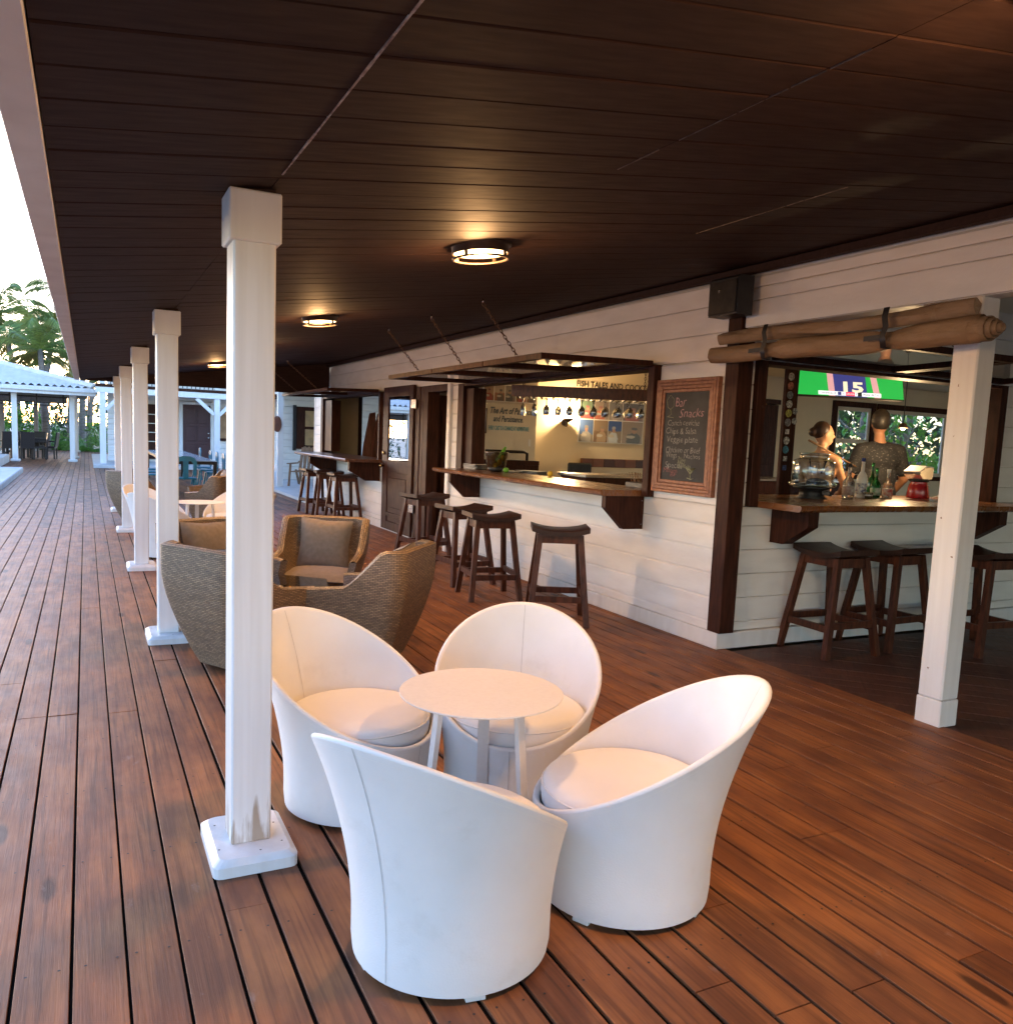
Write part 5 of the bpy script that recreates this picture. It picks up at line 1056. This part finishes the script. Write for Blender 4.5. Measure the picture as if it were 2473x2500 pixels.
hr = MB(); hr.sphere((0, -.026, .048), .103*S, 16, 10, (.85, .90, 1.0)); hr.sphere((0, -.118, .03), .05, 12, 8, (1.1, .9, 1)); hr.xf(q); hr.v = [v for v in hr.v]; body_obj('hair', hr, 'hair', t, .012)
tp = MB(); tp.sphere((0, .0, 1.11*S), .147*S, 18, 10, (.9, .80, 1.25)); tp.sphere((0, .045, 1.28*S), .155*S, 18, 10, (.94, .62, .75)); tp.sphere((0, 0, .95*S), .168*S, 18, 9, (1.1, .78, .6)); body_obj('top', tp, 'navy', t)
for sx in (-1, 1): obj('shoulder_strap', MB().tube([(sx*.05*S, -.115*S, 1.26*S), (sx*.085*S, -.075*S, 1.40*S), (sx*.09*S, .02, 1.435*S), (sx*.085*S, .10*S, 1.36*S)], .009, 6), 'navy', t)
t = thing('pool_cue', 'thin wooden cue held by the woman behind the side counter', 'cue'); obj('shaft', MB().tube([(6.42, 6.1, 1.61), (7.32, 6.28, 1.36)], [.012, .007], 8), 'teak', t)
t, m_, S = person('man in a dark patterned short-sleeved shirt with black hair, seen from behind', 7.62, 6.25, 1.92, R(-22), 'skin2', 1.12)
for sx in (-1, 1):
    e = (sx*.29*S, .02 if sx > 0 else .0, 1.12*S); caps(m_, (sx*.19*S, -.01, 1.37*S), e, .058*S, .046*S); w = (sx*.27*S, .2, .96*S); caps(m_, e, w, .043*S, .03*S); hand(m_, (w[0], w[1]+.01, w[2]-.005), (-sx*.1, 1, -.3), .025)
q = headm(m_, Vector((0, .03, 1.645*S)), S, R(-14)); body_obj('body', m_, 'skin2', t)
hr = MB(); hr.sphere((0, -.016, .045), .105*S, 16, 10, (.86, .98, 1.08)); hr.xf(q); body_obj('hair', hr, 'hair2', t, .012)
sv = MB(); sv.sphere((0, 0, .98*S), .17*S, 18, 9, (1.18, .86, .8)); sv.sphere((0, .0, 1.13*S), .155*S, 18, 9, (1.25, .88, 1.2)); sv.sphere((0, 0, 1.31*S), .18*S, 18, 9, (1.22, .74, .92))
for sx in (-1, 1): caps(sv, (sx*.07*S, -.01, 1.42*S), (sx*.195*S, -.01, 1.385*S), .062*S, .074*S); caps(sv, (sx*.195*S, -.01, 1.385*S), (sx*.26*S, .0, 1.20*S), .072*S, .066*S)
body_obj('shirt', sv, 'shirt', t)
# carved boards and planks in the far room
for k, (x, y, a, w) in enumerate(((4.95, 16.2, 14, .16), (5.15, 16.1, 22, .2), (5.4, 16.3, 26, .14))):
    t = thing('carved_board', ('tall pink-brown carved board leaning in the far hatch', 'reddish plank leaning in the far hatch beside the glazed door', 'narrow brown plank leaning at the right of the far hatch')[k], 'board', (x, y, .02), R(a)); m_ = MB()
    m_.prism([(-w, 0), (w, 0), (w*1.2, .9), (w*.7, 1.5), (w*.25, 1.95), (-w*.4, 1.9), (-w*.8, 1.2)], -.03, .03, 'y'); m_.xf(Matrix.Rotation(R(10), 4, 'Y') @ Matrix.Rotation(R(-7), 4, 'X')); obj('plank', m_, PM('carved_wood', ((.36, .17, .12), (.25, .09, .06), (.22, .11, .07))[k], (.15, .07, .05), 7, (1, 1, .3)), t)

# ================================================================== BACKGROUND: patio, house, pavilion, garden
# --- patio room beyond the bar's end wall
slab = structure(bx('patio', 'slab', None, 4.02, 13, 17.2, 29.5, -.3, .06, .01))
ph = thing('patio_house', 'white house wing with open tiled patio beyond the far hatch', 'house')
for k in range(14): siding_y('siding_board', 4.9, 12.9, .062+.19*k, .062+.19*k+.189, 24.4, parent=ph, mat='siding')
bx('wall', 'ivory', ph, 4.9, 12.9, 24.421, 24.5, .06, 3.0, 0)
pd = bx('patio_window', 'dark', ph, 5.42, 6.02, 24.30, 24.385, .95, 2.16, .005)
bx('pane', PM('amber_curtain', (.45, .28, .12), (.3, .2, .1), 6), pd, 5.66, 5.92, 24.285, 24.299, 1.06, 2.05, .002); bx('window_bar', 'dark', pd, 5.64, 5.94, 24.275, 24.284, 1.52, 1.6, .002)
bx('shutter', 'black', ph, 5.32, 5.41, 24.30, 24.385, .9, 2.2, .004)
bx('patio_post', 'white', ph, 4.27, 4.41, 21.24, 21.38, .06, 2.62, .004); bx('patio_beam', 'white', ph, 4.27, 4.41, 17.3, 24.38, 2.625, 2.85, .004); bx('patio_ceiling', PM('patio_ceiling_paint', (.72, .6, .42), None, rough=.6), ph, 4.27, 12.9, 17.3, 24.38, 2.86, 2.9, 0); bx('cross_beam', 'white', ph, 4.42, 12, 21.24, 21.38, 2.63, 2.85, .003)
t = thing('wall_plaque', 'brown oval wooden plaque hanging on the patio post', 'plaque', (4.245, 21.2, 1.62)); obj('oval_board', MB().sphere((0, 0, 0), .2, 16, 12, (.55, .08, 1.0)), PM('plaque_wood', (.20, .07, .04), (.13, .05, .03), 8), t); obj('nail', MB().sphere((0, -.02, .17), .012, 6, 5), 'steel', t)
def lounge_chair(label, loc, rz, group):
    t = thing('lounge_chair', label, 'chair', loc, rz, group)
    for k in range(5): obj('back_slat', MB().bar((-.22+.11*k, -.25, .38), (-.22+.11*k, -.5, .98), .07, .02), 'teak', t)
    for k in range(4): obj('seat_slat', MB().box(-.28, .28, -.24+.14*k, -.12+.14*k, .36, .385, .003), 'teak', t)
    for sx in (-1, 1):
        obj('armrest', MB().box(sx*.33-.05, sx*.33+.05, -.35, .35, .56, .585, .004), 'teak', t); obj('leg', MB().bar((sx*.33, .32, 0), (sx*.31, .25, .56), .05, .03), 'teak', t); obj('leg', MB().bar((sx*.33, -.55, 0), (sx*.31, -.2, .4), .05, .03), 'teak', t)
    return t
lc = lounge_chair('slatted wooden lounge chair on the patio nearer the far hatch', (5.05, 21.6, .06), R(150), 'wooden patio chairs'); dup(lc, (5.55, 22.9, .06), R(165), 'slatted wooden lounge chair on the patio by the dark window', 'wooden patio chairs')
# --- two-storey house straight ahead
hs = thing('balcony_house', 'white two-storey house with dark balcony rail and maroon door', 'house')
structure(bx('house_terrace', 'slab', None, .2, 4.0, 30.0, 40, -.3, .10, .01))
for k in range(13): siding_y('siding_board', .7, 9, .102+.19*k, .102+.19*k+.188, 33.6, lap=.016, parent=hs)
bx('wall', 'ivory', hs, .7, 9, 33.62, 33.8, .1, 6, 0); bx('upper_wall', 'siding', hs, .7, 9, 33.55, 33.61, 2.60, 6, 0)
hd = bx('house_door', 'maroon', hs, 3.24, 4.22, 33.5, 33.56, .1, 2.26, .005)
for i in range(2):
    for j in range(3): bx('door_panel', 'maroon', hd, 3.32+.44*i, 3.70+.44*i, 33.482, 33.499, .25+.66*j, .80+.66*j, .012)
obj('knob', MB().sphere((4.14, 33.44, 1.05), .04), 'steel', hd); obj('deadbolt', MB().sphere((4.14, 33.46, 1.22), .035), 'steel', hd)
bx('door_frame', 'white', hs, 3.12, 3.235, 33.48, 33.57, .1, 2.36, .004); bx('door_frame', 'white', hs, 4.225, 4.34, 33.48, 33.57, .1, 2.36, .004); bx('door_head', 'white', hs, 3.236, 4.224, 33.485, 33.57, 2.265, 2.36, .004)
hw = bx('house_window', 'dark', hs, 1.75, 2.45, 33.47, 33.56, .2, 2.2, .004)
for k in range(5): bx('shelf', 'ivory', hw, 1.8, 2.4, 33.44, 33.469, .5+.33*k, .53+.33*k, .002)
hw = bx('house_window', 'dark', hs, 4.50, 4.95, 33.47, 33.56, .95, 2.1, .004); bx('pane', PM('amber_blind', (.4, .22, .1), (.3, .16, .07), 5), hw, 4.56, 4.89, 33.455, 33.469, 1.05, 2.0, .002)
for x in (.41, 4.03): bx('house_post', 'white', hs, x, x+.19, 30.95, 31.15, .1, 2.44, .006)
bx('floor_beam', 'white', hs, .3, 4.6, 30.93, 31.17, 2.445, 2.64, .005); bx('balcony_floor', 'dark', hs, .3, 9, 30.9, 33.5, 2.645, 2.74, .004)
bx('upper_post', 'white', hs, .42, .60, 30.96, 31.14, 2.745, 5.2, .005); bx('upper_post', 'white', hs, 4.04, 4.20, 30.96, 31.14, 2.745, 5.2, .005)
for a, b in (((.6, 1.9), (1.1, 2.43)), ((4.03, 1.9), (3.45, 2.43)), ((4.21, 1.9), (4.6, 2.3))): obj('brace', MB().bar((a[0], 31.05, a[1]), (b[0], 31.05, b[1]), .12, .13, up=(0, 1, 0)), 'white', hs)
for z in (2.84, 3.14, 3.45): obj('rail', MB().box(.61, 4.03, 31.0, 31.05, z, z+.045, .003), 'blackmetal', hs)
for k in range(24): obj('baluster', MB().box(.75+.14*k, .775+.14*k, 31.01, 31.04, 2.75, 3.14, .002), 'blackmetal', hs)
bx('roof', 'roof', hs, -.2, 9.5, 30, 40, 5.2, 5.4, .01)
# --- blue dining set
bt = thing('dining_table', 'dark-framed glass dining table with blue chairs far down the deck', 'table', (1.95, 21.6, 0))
bx('glass_top', PM('reflection_white_glass', (.5, .53, .54), (.45, .48, .5), 4, rough=.12), bt, -.47, .47, -3.3, 3.3, .765, .78, .002); bx('top_frame', 'blackmetal', bt, -.48, .48, -3.38, -3.30, .70, .764, .004); bx('top_frame', 'blackmetal', bt, -.48, .48, 3.30, 3.38, .70, .764, .004)  # whitish reflection on the glass is put into its base colour
for sx in (-1, 1):
    bx('top_frame', 'blackmetal', bt, sx*.45-.03, sx*.45+.03, -3.299, 3.299, .70, .764, .004)
    for sy in (-1, 1): bx('leg', 'blackmetal', bt, sx*.44-.035, sx*.44+.035, sy*3.33-.035, sy*3.33+.035, 0, .699, .004)
def blue_chair(label, loc, rz, group):
    t = thing('blue_chair', label, 'chair', loc, rz, group)
    obj('seat', MB().box(-.21, .21, -.2, .2, .43, .46, .01), 'bluechair', t)
    m_ = MB(); n = 8; prof = [(-.20, .50), (-.21, .78), (-.16, .86), (-.06, .89), (.06, .89), (.16, .86), (.21, .78), (.20, .50), (.13, .52), (.14, .74), (.10, .79), (-.10, .79), (-.14, .74), (-.13, .52)]
    m_.prism(prof, -.215, -.19, 'y'); obj('backrest', m_, 'bluechair', t); obj('splat', MB().box(-.05, .05, -.214, -.192, .46, .80, .002), 'bluechair', t)
    for sx in (-1, 1):
        for sy in (-1, 1): obj('leg', MB().bar((sx*.18, sy*.17, .43), (sx*.23, sy*.23, 0), .045, .03), 'bluechair', t)
    return t
G = 'blue metal chairs around the glass dining table'
b0 = blue_chair('blue metal chair at the near end of the glass dining table', (1.75, 17.75, 0), R(0), G); tb = [(c, kids(c)) for c in kids(b0)]
nm = ('first', 'second', 'third', 'fourth', 'fifth')
for k in range(5): dup(b0, (2.62, (18.8, 20.1, 21.2, 22.4, 24.6)[k], 0), R(90), nm[k]+' blue metal chair along the right side of the glass table', G, tb)
for k in range(3): dup(b0, (1.28, 18.9+1.1*k, 0), R(-90), nm[k]+' blue metal chair along the left side of the glass table', G, tb)
# --- white steps on the left
t = thing('pool_step', 'low white plastered step at the left edge of the deck', 'step'); bx('tread', 'slab', t, -5.0, -1.58, 17.2, 26.8, -.1, .14, .02)
t = thing('pool_step', 'higher white plastered ledge behind the low step', 'step'); bx('tread', 'slab', t, -6, -2.35, 26.85, 33.1, -.1, .26, .02)
# --- open pavilion with a white tiled hip roof
pv = thing('pavilion', 'open-sided pavilion with white tiled hip roof and slim white posts', 'pavilion')
EX0, EX1, EY0, EY1, EZ = -12.5, .28, 33.0, 45, 2.66; RZ = 3.95; RX0, RX1, RY = -7.5, -4.6, 39.
def slope(x0, x1, xa, xb, n, m_, fn):
    rows_ = []
    for j in range(n+1):
        f = j/n; a = x0+(xa-x0)*f; b_ = x1+(xb-x1)*f; k = 260
        rows_.append([fn(a+(b_-a)*i/k, f) for i in range(k+1)])
    m_.grid(rows_)
pt_ = MB(); slope(EX0, EX1, RX0, RX1, 26, pt_, lambda x, f: (x, EY0+(RY-EY0)*f, EZ+(RZ-EZ)*f+.045*math.cos(x*2*math.pi/.235)+.025*((f*26) % 1)))
obj('front_tiles', pt_, 'roof', pv)
pt_ = MB(); pt_.add([(EX1, EY0, EZ), (EX1, EY1, EZ), (RX1, RY, RZ)], [(0, 1, 2)]); pt_.add([(EX0, EY0, EZ), (EX0, EY1, EZ), (RX0, RY, RZ)], [(0, 1, 2)]); pt_.add([(EX0, EY1, EZ), (EX1, EY1, EZ), (RX1, RY, RZ), (RX0, RY, RZ)], [(0, 1, 2, 3)]); obj('roof_planes', pt_, 'roof', pv)
obj('hip_ridge', MB().bar((EX1+.02, EY0-.05, EZ+.06), (RX1, RY, RZ+.06), .26, .12), 'roof', pv)
bx('eave_beam', 'white', pv, EX0, EX1+.05, EY0+.02, EY0+.18, 2.36, 2.60, .01); bx('eave_gutter', 'white', pv, EX0, EX1+.12, EY0-.10, EY0+.015, 2.47, 2.62, .01); bx('side_beam', 'white', pv, EX1-.12, EX1+.05, EY0+.19, EY1, 2.38, 2.62, .01)
obj('ceiling', MB().box(EX0+.2, EX1-.2, EY0+.3, EY1-.2, 2.50, 2.54, 0), PM('pavilion_ceiling', (.2, .17, .16), None), pv)
for (x, y) in ((-2.2, 33.55), (-.44, 34.0), (-.40, 37.2), (-3.9, 33.55), (-.4, 44.5)):
    mb = MB().box(x-.085, x+.085, y-.085, y+.085, .0, 2.5, .01); obj('pavilion_post', mb, 'white', pv); obj('post_foot', MB().box(x-.15, x+.15, y-.15, y+.15, 0, .09, .02), 'white', pv)
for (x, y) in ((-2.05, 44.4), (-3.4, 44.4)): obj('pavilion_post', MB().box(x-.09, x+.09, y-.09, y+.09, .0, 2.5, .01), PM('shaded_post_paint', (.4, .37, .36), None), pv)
for z, h_ in ((2.28, .05), (2.08, .02), (1.98, .04)): obj('rolled_screen', MB().box(-8, -.6, 35.0, 35.06, z, z+h_, .004), 'blackmetal', pv)
obj('rolled_screen', MB().box(-8, -.6, 35.07, 35.12, 2.1, 2.30, .004), PM('screen_mesh', (.16, .15, .17), (.1, .1, .11), 9), pv)
for k in range(6): obj('screen_post', MB().box(-.75-.85*k, -.71-.85*k, 34.93, 34.97, 1.96, 2.45, .003), 'blackmetal', pv)
def dark_chair(label, loc, rz, group):
    t = thing('dining_chair', label, 'chair', loc, rz, group)
    obj('seat', MB().box(-.23, .23, -.22, .24, .40, .48, .01), 'darkfurn', t); obj('backrest', MB().bar((0, -.22, .46), (0, -.30, 1.0), .46, .05, up=(0, 1, 0)), 'darkfurn', t)
    for sx in (-1, 1):
        obj('armrest', MB().box(sx*.25-.03, sx*.25+.03, -.24, .22, .64, .68, .004), 'darkfurn', t)
        for sy in (-1, 1): obj('leg', MB().box(sx*.2-.025, sx*.2+.025, sy*.2-.025, sy*.2+.025, 0, .40, .002), 'darkfurn', t); 
        obj('arm_post', MB().box(sx*.25-.02, sx*.25+.02, .17, .21, .40, .64, .002), 'darkfurn', t)
    return t
G = 'dark wicker dining chairs under the pavilion'
d0 = dark_chair('dark wicker dining chair nearest the left picture edge under the pavilion', (-2.55, 35.0, 0), R(20), G); td = [(c, kids(c)) for c in kids(d0)]
for lab, p, a in (('dark dining chair just left of the left pavilion post', (-2.45, 36.2, 0), 60), ('dark dining chair just right of the left pavilion post', (-1.95, 35.3, 0), 10), ('dark dining chair standing at the near corner of the pavilion tables', (-1.55, 35.6, 0), 95), ('dark dining chair at the right end of the pavilion tables', (-1.25, 36.3, 0), 80), ('dark dining chair farthest back under the pavilion', (-1.75, 37.3, 0), 150)): dup(d0, p, R(a), lab, G, td)
for lab, p in (('dark dining table under the pavilion behind the left post', (-2.3, 36.9, 0)), ('dark dining table nearer the pavilion corner', (-1.75, 36.4, 0))):
    t = thing('dining_table', lab, 'table', p, .1); bx('top', 'darkfurn', t, -.45, .45, -.45, .45, .72, .77, .004); bx('apron', 'darkfurn', t, -.42, .42, -.42, .42, .60, .719, .004)
    for sx in (-1, 1):
        for sy in (-1, 1): bx('leg', 'darkfurn', t, sx*.38-.04, sx*.38+.04, sy*.38-.04, sy*.38+.04, 0, .599, .004)
# --- palms
def frond(mb, base, az, el, L_, droop, r_, wide=.55, n=58):
    """one pinnate frond made of narrow leaflets along an arching rachis"""
    p = Vector(base); d = Vector((math.cos(az)*math.cos(el), math.sin(az)*math.cos(el), math.sin(el))); st = L_/n; pts = [p.copy()]
    for k in range(n):
        d = (d+Vector((0, 0, -droop*(k/n)*2.0/n*1.6))).normalized(); p = p+d*st; pts.append(p.copy())
    side = Vector((-math.sin(az), math.cos(az), 0))
    for k in range(2, n+1):
        f = k/n; dd = (pts[k]-pts[k-1]).normalized(); ll = L_*wide*.42*math.sin(math.pi*min(1, f*.93+.05))**.7*r_.uniform(.85, 1.1); w = .030*L_/3
        for s in (-1, 1):
            tip = pts[k]+(side*s*.72+dd*.55+Vector((0, 0, -.35-.5*f-.2*r_.random()))).normalized()*ll; mid = (pts[k]+tip)/2+Vector((0, 0, .10*ll)); a = dd*w*.5
            mb.add([pts[k]-a, pts[k]+a, mid+a*1.2, tip, mid-a*1.2], [(0, 1, 2, 3, 4)])
    mb.tube(pts[::6]+[pts[-1]], [.03*L_/3*(1-.8*i/(len(pts[::6]))) for i in range(len(pts[::6])+1)], 5, False)
def palm(label, x, y, h, lean, Lf, seed, nf=15, mat='leaf', yellow=2):
    r_ = random.Random(seed); t = thing('palm_tree', label, 'palm tree', (x, y, -.42), 0, 'coconut palms beyond the pavilion'); top = Vector((lean[0], lean[1], h))
    pts = [Vector((top.x*f**1.6, top.y*f**1.6, h*f)) for f in [k/9 for k in range(10)]]; obj('trunk', MB().tube(pts, [.20-.08*k/9+(.08 if k == 0 else 0) for k in range(10)], 12), 'bark', t)
    m_ = MB()
    for k in range(nf): az = 2*math.pi*k/nf*2.4+r_.uniform(-.2, .2); frond(m_, top, az, r_.uniform(-.1, 1.15), Lf*r_.uniform(.85, 1.1), r_.uniform(.9, 1.6), r_)
    obj('crown', m_, mat, t)
    if yellow:
        m_ = MB()
        for k in range(yellow): frond(m_, top-Vector((0, 0, .1)), r_.uniform(0, 6.28), r_.uniform(-.5, .0), Lf*.9, 1.4, r_)
        obj('low_fronds', m_, 'leafy', t)  # lower fronds in a yellower leaf colour
    return t
palm('big palm with arching yellow fronds behind the pavilion roof', -1.7, 46.0, 5.2, (-.2, .3), 3.3, 3, 19, yellow=5)
palm('tall palm crown beside the eave board at the left', -.75, 52, 8.3, (.3, 0), 3.0, 8, 16)
palm('palm at the left picture edge against the white sky', -4.3, 50, 6.9, (.2, 0), 3.2, 5, 15)
palm('low palm behind the pavilion near its roof tip', -.2, 50, 4.6, (.1, 0), 3.0, 21, 14)
palm('slim leaning palm seen between the pavilion posts', -2.4, 55, 7.6, (1.0, 0), 3.2, 12, 13)
palm('palm farther left above the pavilion roof', -3.5, 58, 6.4, (-.5, 0), 3.6, 33, 14)
palm('short palm seen between pavilion corner and house post', .15, 56, 5.6, (.3, 0), 3.0, 41, 14)
# --- shrubs with arching blades and leafy bushes
def bush(label, x, y, r0, h, seed, n=900, mat='leaf2', ls_=.16, group='green shrubs beyond the deck'):
    r_ = random.Random(seed); t = thing('shrub', label, 'shrub', (x, y, -.42), 0, group); m_ = MB()
    cl = [(r_.uniform(-.7, .7)*r0, r_.uniform(-.7, .7)*r0, r_.uniform(.3, .9)*h, r_.uniform(.25, .5)) for _ in range(9)]
    for k in range(n):
        c_ = r_.choice(cl); v = Vector((r_.gauss(0, 1), r_.gauss(0, 1), r_.gauss(0, .8))).normalized()*c_[3]*r0*r_.uniform(.5, 1); p = Vector(c_[:3])+v
        if p.z < .1: continue
        d = (v.normalized()+Vector((r_.uniform(-.6, .6), r_.uniform(-.6, .6), r_.uniform(-.2, .7)))).normalized(); s = d.cross(Vector((r_.random(), r_.random(), 1))).normalized(); L_ = ls_*r_.uniform(.7, 1.3)
        m_.add([p, p+d*L_*.5+s*L_*.28, p+d*L_, p+d*L_*.5-s*L_*.28], [(0, 1, 2, 3)])
    obj('foliage', m_, mat, t); st = MB()
    for k in range(5): st.tube([(0, 0, 0), (cl[k][0]*.6, cl[k][1]*.6, cl[k][2])], [.03, .012], 5)
    obj('stems', st, 'bark', t)
def fern(label, x, y, L_, seed, n=26, mat='leaf2'):
    r_ = random.Random(seed); t = thing('fern_palm', label, 'shrub', (x, y, -.42), 0, 'green shrubs beyond the deck'); m_ = MB()
    for k in range(n): frond(m_, (0, 0, .2), r_.uniform(0, 6.28), r_.uniform(.35, 1.35), L_*r_.uniform(.7, 1.1), r_.uniform(.8, 1.5), r_, .4, 24)
    obj('fronds', m_, mat, t); obj('stem', MB().tube([(0, 0, 0), (0, 0, .3)], .12, 8), 'bark', t)
fern('bright feathery shrub left of the pavilion corner post', -1.15, 47.5, 2.0, 2); fern('bright feathery shrub between pavilion post and house post', .05, 46.5, 1.9, 4); fern('feathery shrub just right of the big house post', .95, 45, 2.1, 6)
fern('small feathery shrub behind the pavilion chairs', -1.9, 48.5, 1.6, 9)
bush('leafy green bush behind the pavilion tables', -2.9, 48, 1.5, 2.4, 3, 1400); bush('leafy green bush at the left between pavilion posts', -4.2, 49, 1.5, 2.2, 7, 1200); bush('darker bush under the pavilion roof tip', -.9, 52, 1.4, 2.4, 11, 1100, 'leaf3'); bush('leafy bush right of the big house post', 1.15, 47, 1.2, 2.0, 17, 1000)
# far greenery that reads as one mass
r_ = random.Random(77); m_ = MB()
for k in range(5000):
    x = r_.uniform(-14, 6); y = r_.uniform(60, 72); p = Vector((x, y, -.4+r_.random()**1.3*(4.2+1.6*math.sin(x*1.1)+.8*math.sin(x*2.7)))); d = Vector((r_.gauss(0, 1), r_.gauss(0, 1), r_.gauss(0, 1))).normalized(); s = d.cross(Vector((.3, .2, 1))).normalized(); L_ = r_.uniform(.25, .6)
    m_.add([p, p+d*L_*.5+s*L_*.25, p+d*L_, p+d*L_*.5-s*L_*.25], [(0, 1, 2, 3)])
o = stuff(obj('far_greenery', m_, 'leaf3')); tag(o, 'distant mass of green foliage beyond the palms', 'foliage')
m_ = MB()
for k in range(5200):
    a_ = r_.uniform(0, 1); p = Vector((18+9*a_+r_.uniform(-1, 1), 24-6*a_+r_.uniform(-1, 1)*1.2, -.4+r_.random()**1.2*(5.2+1.2*math.sin(a_*19)))); d = Vector((r_.gauss(0, 1), r_.gauss(0, 1), r_.gauss(0, 1))).normalized(); s = d.cross(Vector((.3, .2, 1))).normalized(); L_ = r_.uniform(.25, .55)
    m_.add([p, p+d*L_*.5+s*L_*.25, p+d*L_, p+d*L_*.5-s*L_*.25], [(0, 1, 2, 3)])
o = stuff(obj('garden_hedge', m_, 'leaf3')); tag(o, 'dense dark green foliage seen through the back windows of the bar', 'foliage')
# --- trees outside the bar's back windows
def back_tree(label, x, y, h, seed):
    r_ = random.Random(seed); t = thing('garden_tree', label, 'tree', (x, y, -.42), 0, 'trees outside the back windows'); m_ = MB(); lf = MB()
    def grow(p, d, L_, r0, dep):
        pts = [p]; q = p
        for k in range(5): d = (d+Vector((r_.uniform(-.35, .35), r_.uniform(-.35, .35), r_.uniform(-.1, .25)))).normalized(); q = q+d*L_/5; pts.append(q)
        m_.tube(pts, [r0*(1-.09*k) for k in range(6)], 7, False)
        if dep:
            for _ in range(3): grow(pts[r_.randint(2, 5)], (d+Vector((r_.uniform(-1, 1), r_.uniform(-1, 1), r_.uniform(-.3, .6)))).normalized(), L_*.62, r0*.55, dep-1)
        else:
            for _ in range(16):
                c_ = q+Vector((r_.gauss(0, .4), r_.gauss(0, .4), r_.gauss(0, .3))); e = Vector((r_.gauss(0, 1), r_.gauss(0, 1), r_.gauss(0, 1))).normalized(); s = e.cross(Vector((.2, .1, 1))).normalized(); w = r_.uniform(.06, .13); lf.add([c_, c_+e*w+s*w*.5, c_+e*w*2, c_+e*w-s*w*.5], [(0, 1, 2, 3)])
    grow(Vector((0, 0, 0)), Vector((0, 0, 1)), h*.45, .16, 3); obj('trunk', m_, 'bark', t); obj('crown', lf, 'leaf2', t)
back_tree('gnarled grey tree outside the wide back window', 18.6, 15.2, 5.0, 5); back_tree('twisted tree with green leaves outside the narrow back window', 16.9, 14.6, 4.6, 9)
bush('green bush outside the back windows', 16.8, 13.2, 1.4, 1.7, 31, 1200, 'leaf2', .16, 'bushes outside the back windows'); bush('second green bush outside the back windows near the wall', 19.2, 14.0, 1.4, 2.0, 37, 1200, 'leaf2', .16, 'bushes outside the back windows')
